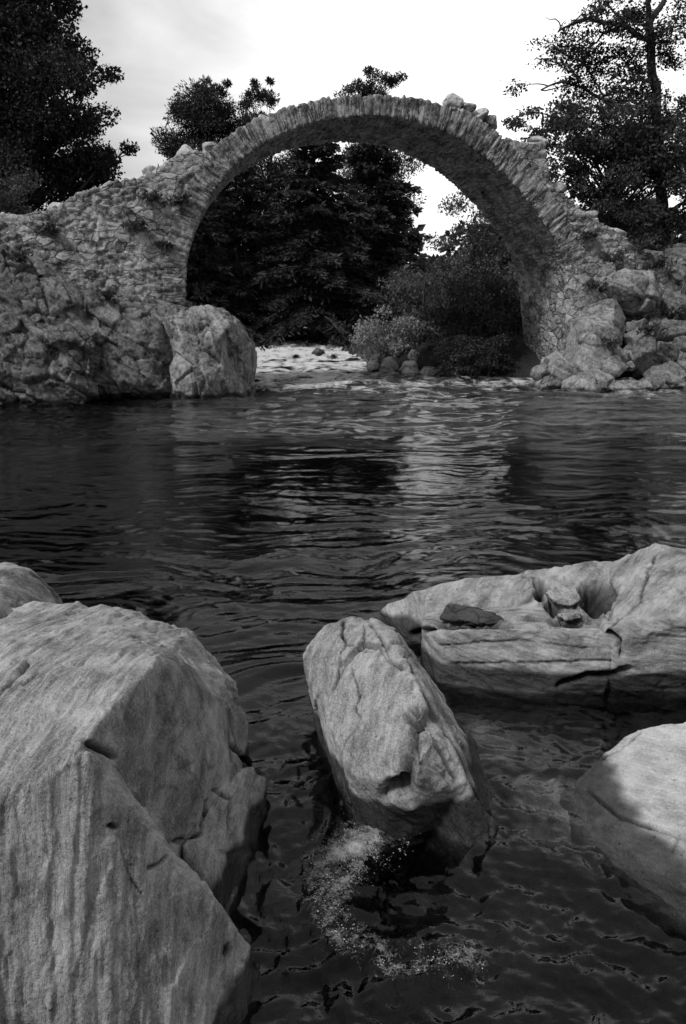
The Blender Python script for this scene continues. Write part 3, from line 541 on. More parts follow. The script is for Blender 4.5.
# river surface: graded mesh, waves modelled
yy = np.concatenate([np.linspace(-12, .6, 30), np.geomspace(.62, 50, 900)]); ss = np.linspace(-1, 1, 520)
nY, nS = len(yy), len(ss)
Yg = np.repeat(yy, nS); half = np.maximum(.62 * np.abs(Yg) + 1.6, 15 * (Yg < .5) + 0); half = np.where(Yg < .6, 15, half); Sg = np.tile(ss, nY); Xg = np.sign(Sg) * np.abs(Sg) ** 1.0 * half
def waves(x, y):
    P = np.stack([x, y, np.zeros_like(x)], 1)
    warp = .95 * np.stack([fbm(P * .5, 3, 80), .75 * fbm(P * .5, 3, 81), np.zeros_like(x)], 1); Pw = P + warp
    calm = sstep(-.20, .10, fbm(P * np.array([.2, .55, 1]), 3, 82))
    far = sstep(10.8, 13.0, y + 1.2 * fbm(P * np.array([.3, .5, 1]), 2, 79)); mid = sstep(2.8, 5.5, y)
    A = .34 + .66 * calm
    A = A * (1 - .68 * np.exp(-((y - 9.2) / 1.6) ** 2 ))
    h = .085 * A * mid * fbm(Pw * np.array([.45, 1.15, 1]), 2, 83, .35)
    h += .052 * A * fbm(Pw * np.array([.75, 3.3, 1]), 2, 84, .4) * (.35 + .65 * mid)
    pt = sstep(-.2, .2, fbm(P * np.array([.5, 1.3, 1]), 2, 76)); h += .026 * (.15 + .85 * A) * (.3 + .7 * pt) * fbm(Pw * np.array([2.0, 8.5, 1]), 3, 85, .45) + .010 * (1 - .6 * pt) * mid * fbm(Pw * np.array([4.5, 10, 1]), 2, 75, .4, ridged=True)
    nr = 1 - sstep(2.6, 4.2, y); wq = P * np.array([5.5, 4.2, 1]); wq = wq + .9 * np.stack([fbm(P * 2.6, 2, 93), fbm(P * 2.6, 2, 96), 0 * x], 1)
    h += nr * (.020 * fbm(wq * 1.5, 4, 94, .62, ridged=True) + .016 * fbm(P * 2.6, 2, 97) + .010 * fbm(np.stack([x * 9 + 2 * fbm(P * 3, 2, 78), y * 4, 0 * x], 1), 2, 77))
    h += far * .024 * fbm(P * np.array([3.2, 3.6, 1]), 3, 98, .55)
    h += far * .130 * fbm(Pw * np.array([.8, .85, 1]), 3, 86, .5)
    rap = sstep(26, 31, y); h += rap * .26 * fbm(P * np.array([.9, 1.5, 1]), 4, 87, ridged=True)
    return h
zg = waves(Xg, Yg) + water_level(Xg, Yg)
# swirl where the current folds round the wedge boulder
def seg_world(line): return [tuple(PZ(a, b, 0)[:2]) for a, b in line]
swirl = [(398, 820), (366, 838), (336, 868), (324, 905), (345, 940), (385, 962), (430, 968), (470, 965)]
sw = polydist(Xg, Yg, seg_world(swirl)); g1 = np.exp(-(sw / .07) ** 2)
zg += .022 * g1 * fbm(np.stack([Xg * 16, Yg * 16, 0 * Xg], 1), 3, 88, ridged=True)
Pf = np.stack([Xg, Yg, 0 * Xg], 1); fn = fbm(Pf * np.array([.5, .9, 1]), 3, 89)
fr2 = fbm(Pf * np.array([1.4, 2.6, 1]), 4, 92, ridged=True)
fr3 = fbm(Pf * np.array([.35, 1.1, 1]), 3, 99)
foam = .10 * sstep(9, 15, Yg) + .30 * sstep(10.5, 12.5, Yg) * sstep(-3, 0, Xg) * sstep(.12, .5, fbm(Pf * np.array([1.6, 5.0, 1]), 4, 73, .6)) + .38 * sstep(13.5, 19.5, Yg) * sstep(.0, .5, fr2) * (1 - sstep(22, 26, Yg))
foam += np.maximum(sstep(22, 27, Yg), .72 * sstep(18.5, 24, Yg) * sstep(1.5, -1.0, Xg + fr3) * (.55 + .9 * fr2)) * (.30 + .32 * fr2 + .34 * fr3) + .16 * (np.exp(-((Yg - 34) / .8) ** 2) + np.exp(-((Yg - 38.6) / .8) ** 2) + np.exp(-((Yg - 29.5) / .6) ** 2))
foam = np.minimum(foam, np.interp(Yg, [10, 21, 25, 28], [.50, .50, .56, .62]) + .10 * fr2); foam[Yg < 6] = 0
sn = fbm(Pf * np.array([9, 9, 1]), 4, 95); wgt = np.interp(Yg, [1.9, 2.2, 2.45, 2.9], [.44, .47, .70, .70]); aer = sstep(10.2, 13.5, Yg + 1.5 * fr3) * sstep(-5, -1.5, Xg + 2 * fr3) * np.clip(.45 + 1.1 * fbm(Pf * np.array([.9, 3.2, 1]), 4, 74, .6), 0, 1.2) * (1 - .6 * sstep(22, 26, Yg))
froth = wgt * np.exp(-(sw / .13) ** 2) * np.clip(.85 + .7 * sn, 0, 1.05)
n0 = nY * nS; V = np.stack([Xg, Yg, zg], 1)
i = np.arange(n0).reshape(nY, nS); Qs = np.stack([i[:-1, :-1], i[:-1, 1:], i[1:, 1:], i[1:, :-1]], -1).reshape(-1, 4)
rim = np.concatenate([i[0, :], i[1:, -1], i[-1, -2::-1], i[-2:0:-1, 0]])
Vb = V[rim].copy(); Vb[:, 2] = -4; nb = len(rim); b = n0 + np.arange(nb); nx = np.roll(np.arange(nb), -1)
Qk = np.stack([rim, b, b[nx], rim[nx]], 1)
cen = n0 + nb; V = np.concatenate([V, Vb, [[0, 12, -4]]]); Tb = np.stack([b, np.full(nb, cen), b[nx]], 1)
riv = mesh_obj('river', V, [Qs, Qk, Tb], M_WATER, attrs=dict(foam=np.concatenate([foam, np.zeros(nb + 1)]), froth=np.concatenate([froth, np.zeros(nb + 1)]), aerated=np.concatenate([aer, np.zeros(nb + 1)]))); tag(riv, kind='structure')

# froth: many small bubbles riding on the swirl
ico = bmesh.new(); bmesh.ops.create_icosphere(ico, subdivisions=1, radius=1); iv = np.array([v.co[:] for v in ico.verts]); it = np.array([[v.index for v in f.verts] for f in ico.faces]); ico.free()
SWL = np.array(seg_world(swirl)); cand = []
wid = [.12, .17, .14, .08, .07, .07, .07, .06]; dens = [.8, 1, .7, .22, .12, .10, .12, .03]
for k in range(len(SWL) - 1):
    L = np.hypot(*(SWL[k + 1] - SWL[k])); n = int(13000 * L * (dens[k] + dens[k + 1]) / 2 * 1.1)
    t = RNG.uniform(0, 1, n); wv = (wid[k] * (1 - t) + wid[k + 1] * t); cand.append(SWL[k] + t[:, None] * (SWL[k + 1] - SWL[k]) + np.clip(RNG.normal(0, 1, (n, 2)), -1.7, 1.7) * wv[:, None] * .5)
cand = np.concatenate(cand); nn = fbm(np.concatenate([cand * 14, np.zeros((len(cand), 1))], 1), 3, 90); nn = nn + .6 * fbm(np.concatenate([cand * 45, np.zeros((len(cand), 1))], 1), 2, 91); cand = cand[nn > .10 + RNG.uniform(-.25, .25, len(cand))]
cz = waves(cand[:, 0], cand[:, 1]) + .012 * np.exp(-(polydist(cand[:, 0], cand[:, 1], [tuple(q) for q in SWL]) / .07) ** 2)
rr = RNG.gamma(1.4, .00042, len(cand)) + .0005
Vf = (iv[None] * rr[:, None, None] * np.array([1.2, 1.2, .8]) + np.concatenate([cand, cz[:, None]], 1)[:, None]).reshape(-1, 3)
Tf = (it[None] + (np.arange(len(cand)) * len(iv))[:, None, None]).reshape(-1, 3)
fo = mesh_obj('foam', Vf, Tf, M_FOAM, (cand[:, 0].mean(), cand[:, 1].mean(), 0)); tag(fo, 'white froth curling below the wedge boulder', kind='stuff')

# ------------------------------------------------------------------ vegetation
def tube(pts, r, seg=6):
    pts = np.asarray(pts, dtype=float); n = len(pts); t = np.gradient(pts, axis=0); t /= np.linalg.norm(t, axis=1, keepdims=True) + 1e-9
    ref = np.where(np.abs(t[:, 2:3]) < .9, np.array([[0, 0, 1.]]), np.array([[1., 0, 0]])); a = np.cross(t, ref); a /= np.linalg.norm(a, axis=1, keepdims=True); b = np.cross(t, a)
    th = np.linspace(0, 2 * math.pi, seg, endpoint=False); r = np.asarray(r).reshape(-1, 1, 1)
    V = pts[:, None] + r * (a[:, None] * np.cos(th)[None, :, None] + b[:, None] * np.sin(th)[None, :, None])
    i = np.arange(n * seg).reshape(n, seg); j = np.roll(i, -1, 1)
    return V.reshape(-1, 3), np.stack([i[:-1], j[:-1], j[1:], i[1:]], -1).reshape(-1, 4)
class Geo:
    def __init__(s): s.V = []; s.Q = []; s.T = []; s.n = 0
    def add(s, V, Q, tone=None): s.V.append(V); s.Q.append(Q + s.n); s.n += len(V); s.T.append(np.full(len(V), .5) if tone is None else tone)
    def obj(s, name, mat, parent, smooth=True):
        V = np.concatenate(s.V); return mesh_obj(name, V, np.concatenate(s.Q), mat, np.array(parent.location), parent, smooth, dict(tone=np.concatenate(s.T)))
def leaves(C, D, length, width, rng, tone=None):
    """rhombic leaves at C pointing along D"""
    n = len(C); D = D / (np.linalg.norm(D, axis=1, keepdims=True) + 1e-9); r = rng.normal(0, 1, (n, 3)); S = np.cross(D, r); S /= np.linalg.norm(S, axis=1, keepdims=True) + 1e-9
    z = rng.uniform(.45, 1.45, (n, 1)); l = length * z; w = width * z * rng.uniform(.7, 1.3, (n, 1)); up = np.cross(S, D) * w * .25
    V = np.stack([C, C + D * l * .45 + S * w + up, C + D * l, C + D * l * .45 - S * w + up], 1).reshape(-1, 3)
    Q = np.arange(n * 4).reshape(n, 4); t = rng.uniform(0, 1, n) if tone is None else tone
    return V, Q, np.repeat(t, 4)
def curve(a, b, n, rng, sag=0.0, wob=.12):
    a = np.asarray(a, float); b = np.asarray(b, float); t = np.linspace(0, 1, n)[:, None]; L = np.linalg.norm(b - a)
    k = rng.normal(0, wob * L, 3); p = a + (b - a) * t + np.sin(t * math.pi) * k * .6 + np.sin(t * 2 * math.pi) * rng.normal(0, wob * L * .4, 3); p[:, 2] += sag * L * np.sin(t[:, 0] * math.pi)
    return p
def gz(x, y): return float(terrain(np.array([float(x)]), np.array([float(y)]))[0])
def broadleaf(name, label, Y, base_px, clumps, seed, mat=None, leaf=(.11, .04), per=420, sub=9, trunk_r=.28, group=None, cat='tree', depth=1.0, limb_top=None, needle=False, flat=.7, bark=None, gap=.42):
    """clumps: (px,py,rx_px,ry_px) traced crown masses at distance Y"""
    rng = np.random.default_rng(seed); k = Y / F
    bx = PY(base_px, 300, Y)[0]; root = empty(name, (bx, Y, gz(bx, Y) - .1)); tag(root, label, cat, group)
    wood = Geo(); lf = Geo(); cents = []
    for (px, py, rx, ry) in clumps:
        c = PY(px, py, Y); rx_, rz_ = rx * k, ry * k
        for _ in range(max(2, int(sub * rx * ry / 900))):
            v = rng.normal(0, 1, 3); v /= np.linalg.norm(v); v *= rng.uniform(.45, 1.0) ** .6
            cents.append((c + v * np.array([rx_, rx_ * depth, rz_]), min(rx_, rz_)))
    C = np.array([c for c, _ in cents]); topz = C[:, 2].max(); botz = np.array(root.location)
    tp = np.array([np.average(C[:, 0]), Y + rng.normal(0, .3), botz[2] + (topz - botz[2]) * .82])
    if limb_top is not None: tp = PY(*limb_top, Y)
    trunk = curve(botz, tp, 14, rng, 0, .03); wood.add(*tube(trunk, np.linspace(trunk_r, trunk_r * .22, 14), 8))
    for c, r0 in cents:
        # branch leaves the trunk below the clump
        hh = np.clip((c[2] - botz[2]) / (tp[2] - botz[2]) - rng.uniform(.12, .35), .12, .98); a = trunk[int(hh * 13)]
        br = trunk_r * rng.uniform(.14, .26) * (1.1 - hh * .6); p = curve(a, c, 9, rng, .06, .07); wood.add(*tube(p, np.linspace(br, br * .18, 9), 5))
        r = rng.uniform(gap, gap + .28) * r0; n = int(per * rng.uniform(.7, 1.2) * max(.25, r / .9))
        tw = 7
        for _ in range(tw):
            e = c + rng.normal(0, .55, 3) * r * np.array([1, 1, flat]); wood.add(*tube(curve(p[-2], e, 4, rng), np.linspace(br * .2, br * .06, 4), 3))
        v = rng.normal(0, 1, (n, 3)); v /= np.linalg.norm(v, axis=1, keepdims=True); v *= (rng.uniform(0, 1, (n, 1)) ** .45) * r
        v += .25 * r * np.stack([fbm(v * 2.2 / r + c, 2, seed + q) for q in range(3)], 1) * 2
        P = c + v * np.array([1.15, 1.15, flat]); D = v * (.8 if needle else .35) + rng.normal(0, .75, (n, 3)) * r + np.array([0, 0, .1 * r if needle else -.25 * r])
        lf.add(*leaves(P, D, leaf[0], leaf[1], rng, np.clip(rng.uniform(0, 1) * .6 + rng.uniform(0, .4, n), 0, 1)))
    wood.obj('trunk', bark or M_BARK, root); lf.obj('crown', mat or M_LEAF, root, False); return root
def conifer(name, label, Y, px, top_py, base_w_px, seed, group=None, density=1.0, droop=.35, lowest=.06, ragged=.35, mat=None, lean=0):
    rng = np.random.default_rng(seed); k = Y / F; x = PY(px, 300, Y)[0]; z0 = gz(x, Y) - .1; zt = PY(px, top_py, Y)[2]; H = zt - z0
    root = empty(name, (x, Y, z0)); tag(root, label, 'tree', group); wood = Geo(); lf = Geo()
    trunk = curve((x, Y, z0), (x + lean * k, Y, zt), 16, rng, 0, .01); wood.add(*tube(trunk, np.linspace(.02 * H + .05, .02, 16), 8))
    n = int(46 * density + H * 4.5 * density); R0 = base_w_px * k / 2
    for i in range(n):
        t = lowest + (1 - lowest) * ((i + rng.uniform()) / n); prof = (1 - t) ** .75 * (1.0 if t > .25 else .75 + t); L = R0 * prof * rng.uniform(1 - ragged, 1 + ragged * .6) + .25
        az = rng.uniform(0, 2 * math.pi); a = trunk[int(t * 15)].copy(); a[2] = z0 + t * H
        d = np.array([math.cos(az), math.sin(az), 0]); e = a + d * L; e[2] += L * (.25 * t - droop * (1 - t) + rng.normal(0, .08)); p = curve(a, e, 9, rng, .10, .03)
        wood.add(*tube(p, np.linspace(.035 + .012 * L, .006, 9), 4))
        m = int(150 * density * (L / 1.8 + .2)); s = rng.uniform(.12, 1, m); q = np.stack([np.interp(s, np.linspace(0, 1, 9), p[:, j]) for j in range(3)], 1)
        side = np.cross(d, [0, 0, 1]); sp = (.10 + .26 * L * (1 - s) * (s > .1))[:, None] * rng.uniform(-1, 1, (m, 1)); q = q + side * sp + np.array([0, 0, -1]) * np.abs(sp) * .35 + rng.normal(0, .05, (m, 3))
        D = d * .8 + side * np.sign(sp) * .7 + rng.normal(0, .35, (m, 3)) + np.array([0, 0, -.25]); lf.add(*leaves(q, D, .26, .045, rng, np.clip(rng.uniform(0, .5) + rng.uniform(0, .5, m), 0, 1)))
    wood.obj('trunk', M_BARK, root); lf.obj('crown', mat or M_NEEDLE, root, False); return root

# left bank trees
broadleaf('broadleaf_tree', 'tall dark broadleaf tree filling the upper left corner', 30, 20, [(8, 5, 48, 45), (48, 62, 40, 36), (20, 100, 70, 50), (84, 112, 34, 20), (98, 82, 20, 16), (40, 165, 62, 36), (105, 162, 26, 14), (-50, 60, 60, 90), (-40, 150, 60, 50), (58, 24, 18, 16), (112, 150, 18, 12), (30, -50, 60, 40), (80, 185, 34, 20), (112, 172, 18, 12), (55, 200, 40, 20), (100, 192, 24, 14), (70, 140, 40, 30)], 101, per=1000, sub=6.5, trunk_r=.45, gap=.44)
broadleaf('small_tree', 'smaller paler tree at the left edge just behind the bridge wall', 25, -10, [(0, 185, 30, 22), (18, 200, 18, 16), (-25, 200, 30, 30), (10, 215, 30, 14)], 102, M_LEAF_P, (.09, .03), per=500, sub=14, trunk_r=.14)
# pines behind
GP = 'pines standing behind the bridge'
broadleaf('pine_tree', 'rounded pine rising behind the bridge left of the crown of the arch', 42, 225, [(203, 88, 7, 12), (190, 104, 8, 12), (228, 96, 6, 13), (205, 112, 28, 24), (185, 135, 22, 22), (210, 92, 16, 10), (190, 150, 26, 16), (236, 120, 16, 18), (175, 150, 14, 12), (230, 145, 26, 18), (220, 128, 26, 18), (198, 128, 24, 20), (215, 185, 40, 30), (220, 240, 42, 36), (215, 290, 44, 34)], 103, M_NEEDLE, (.17, .024), per=900, sub=14, trunk_r=.24, group=GP, needle=True)
broadleaf('pine_tree', 'pine with feathery upright tips just right of the rounded pine', 45, 262, [(270, 94, 5, 13), (256, 94, 5, 12), (244, 100, 6, 13), (258, 108, 14, 16), (246, 118, 10, 12), (268, 98, 8, 8), (262, 130, 18, 14), (252, 128, 18, 16), (266, 112, 10, 12), (262, 175, 30, 26), (285, 215, 36, 32), (280, 265, 40, 34), (300, 170, 26, 20)], 104, M_NEEDLE, (.17, .024), per=850, sub=14, trunk_r=.22, group=GP, needle=True)
conifer('spruce_tree', 'dark conifer with drooping sprays on the left within the arch', 36, 240, 150, 150, 105, GP, 1.2)
conifer('spruce_tree', 'dense dark conifer in the middle of the arch opening', 34, 315, 128, 190, 106, GP, 1.4)
broadleaf('pine_tree', 'pine whose dark tip shows above the crown of the arch', 44, 372, [(356, 84, 7, 10), (370, 79, 7, 9), (398, 86, 7, 9), (385, 80, 6, 8), (362, 88, 12, 10), (378, 84, 14, 9), (392, 90, 12, 9), (372, 105, 28, 14), (380, 150, 32, 28), (365, 200, 38, 32), (350, 250, 44, 34)], 107, M_NEEDLE, (.17, .024), per=850, sub=15, trunk_r=.24, group=GP, needle=True)
conifer('spruce_tree', 'tall conifer with ragged drooping right side against the bright sky gap', 38, 372, 104, 118, 108, GP, 1.3, .25, .12, .5)
conifer('spruce_tree', 'low dark conifer at the foot of the left side of the arch', 33, 205, 215, 110, 109, GP, 1.1)
# right side, upstream
GB = 'bushes on the far right bank'
broadleaf('birch_tree', 'pale leaved young tree right of the sky gap under the arch', 31, 475, [(470, 215, 22, 24), (455, 245, 22, 18), (485, 240, 24, 26), (500, 270, 24, 26), (470, 275, 30, 22), (445, 268, 18, 14)], 110, M_LEAF_M, (.09, .03), per=480, sub=15, trunk_r=.12, group=GB)
broadleaf('bush', 'large dark bush hanging over the water inside the right of the arch', 25, 480, [(480, 310, 34, 34), (500, 335, 26, 34), (455, 335, 30, 28), (440, 300, 24, 22), (490, 360, 34, 16), (505, 295, 20, 30)], 111, M_LEAF_R, (.085, .03), per=560, sub=14, trunk_r=.09, group=GB, cat='bush')
broadleaf('bush', 'light leaved bush at the centre of the arch above the pale stones', 26, 385, [(375, 325, 24, 16), (395, 335, 24, 18), (368, 345, 20, 14), (408, 322, 18, 16), (385, 350, 24, 10)], 112, M_LEAF_L, (.085, .03), per=520, sub=16, trunk_r=.07, group=GB, cat='bush')
broadleaf('bush', 'mid grey bush behind the light leaved bush below the sky gap', 32, 420, [(425, 285, 26, 18), (400, 298, 26, 16), (445, 290, 24, 18), (420, 315, 30, 20)], 113, M_LEAF_M, (.12, .035), per=300, sub=15, trunk_r=.09, group=GB, cat='bush')
broadleaf('bush', 'small round bush by the rapids left of the light leaved bush', 32, 348, [(350, 335, 14, 16), (340, 348, 12, 12), (358, 350, 14, 12)], 114, M_LEAF_M, (.10, .03), per=260, sub=22, trunk_r=.06, group=GB, cat='bush')
broadleaf('bush', 'dark bush trailing into the water beside the small pale stones', 24, 450, [(455, 355, 26, 18), (470, 368, 26, 10), (440, 362, 16, 12), (500, 368, 22, 12)], 119, M_LEAF, (.08, .028), per=560, sub=18, trunk_r=.06, group=GB, cat='bush')
broadleaf('bush', 'grey leafed bush between the light bush and the dark overhanging one', 27, 425, [(425, 345, 22, 20), (412, 335, 18, 18), (436, 330, 20, 18)], 120, M_LEAF_M, (.08, .028), per=540, sub=18, trunk_r=.06, group=GB, cat='bush')
for k, (Yb, px, cl, lab, mt) in enumerate([(22.9, 490, [(496, 352, 18, 22), (488, 368, 20, 12), (504, 330, 12, 18), (506, 362, 12, 12)], 'dark shrub crowding the foot of the pier under the arch', M_LEAF), (21.6, 470, [(472, 358, 24, 16), (458, 366, 22, 10), (484, 345, 20, 16)], 'rounded dark shrub at the water left of the pier shrub', M_LEAF), (22.4, 455, [(452, 360, 18, 12), (450, 350, 16, 14), (462, 364, 16, 10)], 'low shrub spilling down to the flat stone at the far water edge', M_LEAF_M)]):
    broadleaf('bush', lab, Yb, px, cl, 130 + k, mt, (.075, .026), per=620, sub=22, trunk_r=.05, group=GB, cat='bush', depth=.8)
# right bank trees
def gnarled(Y=24, seed=115):
    rng = np.random.default_rng(seed); k = Y / F; bx = PY(668, 300, Y)[0]; root = empty('gnarled_tree', (bx, Y, gz(bx, Y) - .1)); tag(root, 'tall open crowned tree with crooked bare dark limbs at the upper right', 'tree')
    wood = Geo(); lf = Geo(); b0 = np.array(root.location)
    def limb(px, r0, r1, dy=0.0, n=16):
        P = np.array([PY(x, y, Y) for x, y in px]); P[:, 1] += np.linspace(0, dy, len(P)) if dy else 0
        d = np.concatenate([[0], np.cumsum(np.linalg.norm(np.diff(P, axis=0), axis=1))]); t = np.linspace(0, d[-1], n); p = np.stack([np.interp(t, d, P[:, j]) for j in range(3)], 1)
        p[1:-1] = (p[:-2] + 2 * p[1:-1] + p[2:]) / 4; p[1:] += rng.normal(0, .025, (n - 1, 3)); wood.add(*tube(p, np.linspace(r0, r1, n), 7)); return p
    p0 = PY(663, 215, Y); wood.add(*tube(curve(b0, p0, 8, rng, 0, .02), np.linspace(.22, .17, 8), 8))
    limb([(663, 215), (660, 160), (657, 110), (653, 75), (650, 45), (650, 22)], .17, .11)
    limb([(650, 24), (660, 8), (672, -8), (690, -30)], .10, .05, .5); limb([(650, 24), (645, 2), (642, -25)], .09, .04, -.4)
    L = [([(652, 44), (636, 36), (617, 27), (592, 22), (570, 26), (552, 38)], .08, -.5), ([(655, 82), (640, 81), (626, 85), (613, 95)], .07, -.7), ([(640, 36), (630, 24), (618, 8), (604, -8)], .055, .4), ([(617, 28), (604, 34), (590, 46), (578, 62)], .045, -.6),
         ([(657, 110), (630, 112), (604, 96), (582, 82), (562, 76), (545, 84)], .075, .6), ([(650, 60), (664, 52), (676, 56), (684, 58)], .035, .3), ([(652, 40), (664, 32), (680, 22), (700, 18)], .045, .5), ([(582, 82), (570, 66), (556, 54), (544, 50)], .04, .8), ([(604, 96), (592, 70), (584, 52)], .035, .5), ([(659, 140), (640, 128), (618, 130), (598, 138)], .06, -.4), ([(660, 130), (680, 112), (700, 100)], .06, .4), ([(640, 36), (632, 52), (626, 66), (615, 74)], .035, -.2), ([(650, 90), (640, 98), (632, 108)], .03, .5)]
    for px, r, dy in L:
        p = limb(px, r, r * .3, dy)
        for q in range(12):
            a = p[rng.integers(4, len(p))]; e = a + rng.normal(0, 1, 3) * np.array([.45, .45, .22]) + np.array([0, 0, .10]); w = curve(a, e, 6, rng, .08, .12); wood.add(*tube(w, np.linspace(r * .28, .006, 6), 4))
            if rng.uniform() < .3: continue
            for z in range(3):
                c = w[rng.integers(3, 6)] + rng.normal(0, .10, 3); m = int(rng.uniform(30, 90)); v = rng.normal(0, 1, (m, 3)) * np.array([.17, .17, .07])
                lf.add(*leaves(c + v, rng.normal(0, 1, (m, 3)) * np.array([1, 1, .6]), .075, .026, rng, np.clip(rng.uniform(0, .6) + rng.uniform(0, .4, m), 0, 1)))
    wood.obj('trunk', M_BARK, root); lf.obj('crown', M_LEAF, root, False)
gnarled()
broadleaf('broadleaf_tree', 'spreading dark tree directly behind the right end of the bridge', 23.2, 606, [(540, 160, 20, 18), (565, 185, 24, 18), (610, 150, 30, 20), (640, 150, 30, 20), (655, 130, 22, 14), (672, 140, 22, 18), (650, 215, 36, 18), (615, 215, 28, 16), (545, 120, 30, 18), (580, 130, 36, 24), (560, 155, 26, 20), (620, 130, 40, 26), (660, 150, 36, 30), (600, 170, 40, 26), (640, 190, 44, 26), (585, 205, 26, 18), (690, 180, 36, 36), (532, 128, 24, 13), (670, 115, 26, 14)], 116, M_LEAF_R, (.095, .03), per=620, sub=11, trunk_r=.22, flat=.6)
broadleaf('bush', 'dark overhanging bush above the rocks at the right edge', 22.5, 660, [(655, 225, 36, 16), (690, 235, 34, 20), (625, 222, 20, 10), (670, 255, 30, 12)], 117, M_LEAF, (.085, .03), per=520, sub=14, trunk_r=.10, cat='bush')
broadleaf('bush', 'low dark bush hanging among the right bank rocks', 20.1, 660, [(655, 335, 20, 10), (680, 345, 18, 10), (640, 322, 12, 8)], 118, M_LEAF, (.08, .025), per=240, sub=22, trunk_r=.04, cat='bush', depth=.5)
# far wood
rng = np.random.default_rng(5); lf = Geo()
for k in range(170):
    a = rng.uniform(-75, 75); y = rng.uniform(62, 95); h = rng.uniform(3, 5.5); c0 = np.array([a, y, 0])
    if -2 < (a / y * F + 343 - 405) < 55: h *= .25
    z = gz(a, y); n = 420; v = rng.normal(0, 1, (n, 3)); v /= np.linalg.norm(v, axis=1, keepdims=True); v *= rng.uniform(.5, 1, (n, 1)); P = np.array([a, y, z + h * .5]) + v * np.array([2.6, 2.6, h * .55]); lf.add(*leaves(P, v + rng.normal(0, .6, (n, 3)), .7, .25, rng))
wd = empty('tmp', (0, 75, 0)); fw = lf.obj('far_wood', M_LEAF, wd, False); fw.parent = None; fw.location = (0, 75, 0); bpy.data.objects.remove(wd); tag(fw, 'distant dark woodland closing the valley behind the trees', kind='stuff')
# bank grass
n = 60000; gx = rng.uniform(-28, 28, n); gy = rng.uniform(19, 52, n); gzv = terrain(gx, gy); l = np.interp(gy, YL, XL); r = np.interp(gy, YR, XR); dd = np.maximum(l - gx, gx - r)
bu = (np.stack([gx, gy, gzv], 1) - BO); inb = ((bu @ BV) > -.3) & ((bu @ BV) < DEPTH + .3)
keep = ((dd > .25) | (gy > 48.5)) & ~inb & (gy > 20) & (gy > 21.5); P = np.stack([gx, gy, gzv - .03], 1)[keep]; D = rng.normal(0, .35, (len(P), 3)) + np.array([0, 0, 1.0])
nearb = (P[:, 0] > -2) & (P[:, 0] < 9) & (P[:, 1] < 34); D = D * np.where(nearb, .45, 1.0)[:, None]; LL = np.where(nearb, .22, .55)[:, None]; V, Q, T = leaves(P, D, LL, .035, rng); go = mesh_obj('grass', V, Q, M_GRASS, (0, 35, 0), None, False, dict(tone=T)); tag(go, 'rough grass along the river banks', kind='stuff')
# plants rooted in the masonry and rocks
_dg = bpy.context.evaluated_depsgraph_get()
def plant(px, py, Yv, r, label, seed, n=130, mat=None, onbridge=True):
    rng = np.random.default_rng(seed)
    hit = scene.ray_cast(_dg, Vector((0, 0, CAMH)), Vector(ray(px, py)).normalized()); c = np.array(hit[1])
    root = empty('fern_clump', c); tag(root, label, 'plant', 'plants rooted in the stonework'); g = Geo(); st = Geo()
    for k in range(16):
        a = rng.uniform(-1.3, 1.3); d = np.array([math.sin(a), -abs(math.cos(a)) * .7, rng.uniform(.1, 1.0)]); d /= np.linalg.norm(d); e = c + d * r * rng.uniform(.6, 1.2) + np.array([0, 0, -.25 * r]); p = curve(c, e, 7, rng, .25, .03)
        st.add(*tube(p, np.linspace(.008, .003, 7), 3)); m = n // 8; s = rng.uniform(.1, 1, m); q = np.stack([np.interp(s, np.linspace(0, 1, 7), p[:, j]) for j in range(3)], 1)
        g.add(*leaves(q, rng.normal(0, .6, (m, 3)) + d * .6, .09, .022, rng))
    st.obj('stem', M_BARK, root); g.obj('foliage', mat or M_LEAF_M, root, False)
for k, (px, py, r, lab) in enumerate([(612, 262, .42, 'leafy clump growing from the top of the right abutment'), (600, 292, .55, 'dark drooping fern between the right abutment and the light boulder'), (640, 250, .5, 'ragged clump at the far right top of the bridge wall'), (588, 238, .30, 'small tuft on the sloping shoulder right of the arch'), (180, 205, .32, 'dark weed clump high on the left wall beside the arch'), (152, 200, .25, 'small weed tuft on the left wall below the parapet line'), (137, 230, .28, 'weed tuft in the middle of the left wall'), (50, 233, .26, 'weed tuft near the left frame edge of the wall'), (166, 248, .22, 'lowest weed tuft on the left wall by the arch'), (648, 334, .45, 'fern hanging between the fractured boulders in the middle of the right bank'), (672, 318, .5, 'ragged fern near the right edge under the overhanging bush'), (608, 346, .25, 'small fern at the right foot of the tilted slab'), (20, 262, .3, 'grass tuft on top of the bedrock outcrop at the left edge'), (108, 300, .3, 'grass tuft where the left wall meets the bedrock outcrop'), (655, 268, .4, 'tuft over the rounded light boulder high on the right bank')]):
    plant(px, py, 0, r, lab, 200 + k)

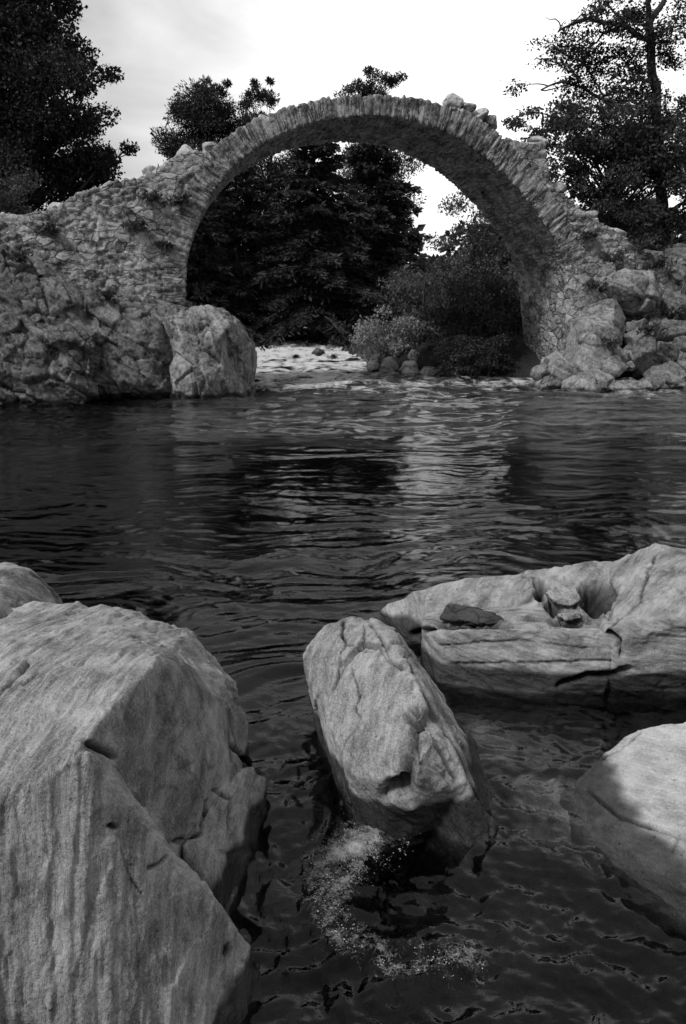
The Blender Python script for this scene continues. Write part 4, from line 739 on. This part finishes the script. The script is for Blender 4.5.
# ------------------------------------------------------------------ sky and light
SUN_EL, SUN_AZ = rad(50), rad(-130)      # soft sun, high over the left shoulder (azimuth from +Y, clockwise)
w = bpy.data.worlds.new('World'); scene.world = w; w.use_nodes = True; nt = w.node_tree; nt.nodes.clear()
N_ = lambda t: nt.nodes.new('ShaderNode' + t)
sky = N_('TexSky'); sky.sky_type = 'NISHITA'; sky.sun_disc = False; sky.sun_elevation = SUN_EL; sky.sun_rotation = SUN_AZ; sky.dust_density = 3.0
bw = N_('RGBToBW'); nt.links.new(sky.outputs[0], bw.inputs[0])
tc = N_('TexCoord'); mp = N_('Mapping'); mp.inputs['Scale'].default_value = (1.0, 1.0, 3.2); nt.links.new(tc.outputs['Generated'], mp.inputs[0])
cn = N_('TexNoise'); cn.inputs['Scale'].default_value = 2.6; cn.inputs['Detail'].default_value = 7; cn.inputs['Roughness'].default_value = .55; cn.inputs['Distortion'].default_value = .5; nt.links.new(mp.outputs[0], cn.inputs['Vector'])
mr = N_('MapRange'); nt.links.new(cn.outputs['Fac'], mr.inputs[0])
for k, v in zip(('From Min', 'From Max', 'To Min', 'To Max'), (.34, .66, 3.2, 6.0)): mr.inputs[k].default_value = v
# bright break in the cloud low over the river
dp = N_('VectorMath'); dp.operation = 'DOT_PRODUCT'; nt.links.new(tc.outputs['Generated'], dp.inputs[0]); v = Vector((.20, 1, .24)).normalized(); dp.inputs[1].default_value = v
m2 = N_('MapRange'); nt.links.new(dp.outputs['Value'], m2.inputs[0])
for k, q in zip(('From Min', 'From Max', 'To Min', 'To Max'), (.90, .99, 0, 5.0)): m2.inputs[k].default_value = q
m3 = N_('MapRange'); nt.links.new(dp.outputs['Value'], m3.inputs[0])
for k, q in zip(('From Min', 'From Max', 'To Min', 'To Max'), (-.3, .85, .42, 1.0)): m3.inputs[k].default_value = q
mm = N_('Math'); mm.operation = 'MULTIPLY'; nt.links.new(mr.outputs[0], mm.inputs[0]); nt.links.new(m3.outputs[0], mm.inputs[1])
ad = N_('Math'); ad.operation = 'ADD'; nt.links.new(mm.outputs[0], ad.inputs[0]); nt.links.new(m2.outputs[0], ad.inputs[1])
mxs = N_('Math'); mxs.operation = 'MULTIPLY_ADD'; nt.links.new(bw.outputs[0], mxs.inputs[0]); mxs.inputs[1].default_value = .12; nt.links.new(ad.outputs[0], mxs.inputs[2])
bg = N_('Background'); nt.links.new(mxs.outputs[0], bg.inputs['Color']); bg.inputs['Strength'].default_value = .08
wo = N_('OutputWorld'); nt.links.new(bg.outputs[0], wo.inputs[0])
sl = bpy.data.lights.new('sun', 'SUN'); sl.energy = 1.5; sl.angle = rad(10); sl.color = (1, 1, 1); so = bpy.data.objects.new('sun', sl); COL.objects.link(so)
sd = Vector((math.sin(SUN_AZ) * math.cos(SUN_EL), math.cos(SUN_AZ) * math.cos(SUN_EL), math.sin(SUN_EL))); so.rotation_euler = sd.to_track_quat('Z', 'Y').to_euler(); so.location = (0, 0, 60)
scene.view_settings.view_transform = 'Standard'; scene.view_settings.look = 'None'; scene.view_settings.exposure = 0.7; scene.view_settings.gamma = 1.0
scene.cycles.max_bounces = 6; scene.cycles.transparent_max_bounces = 12; scene.cycles.use_denoising = True; scene.cycles.sample_clamp_indirect = 4
scene.cycles.volume_bounces = 0
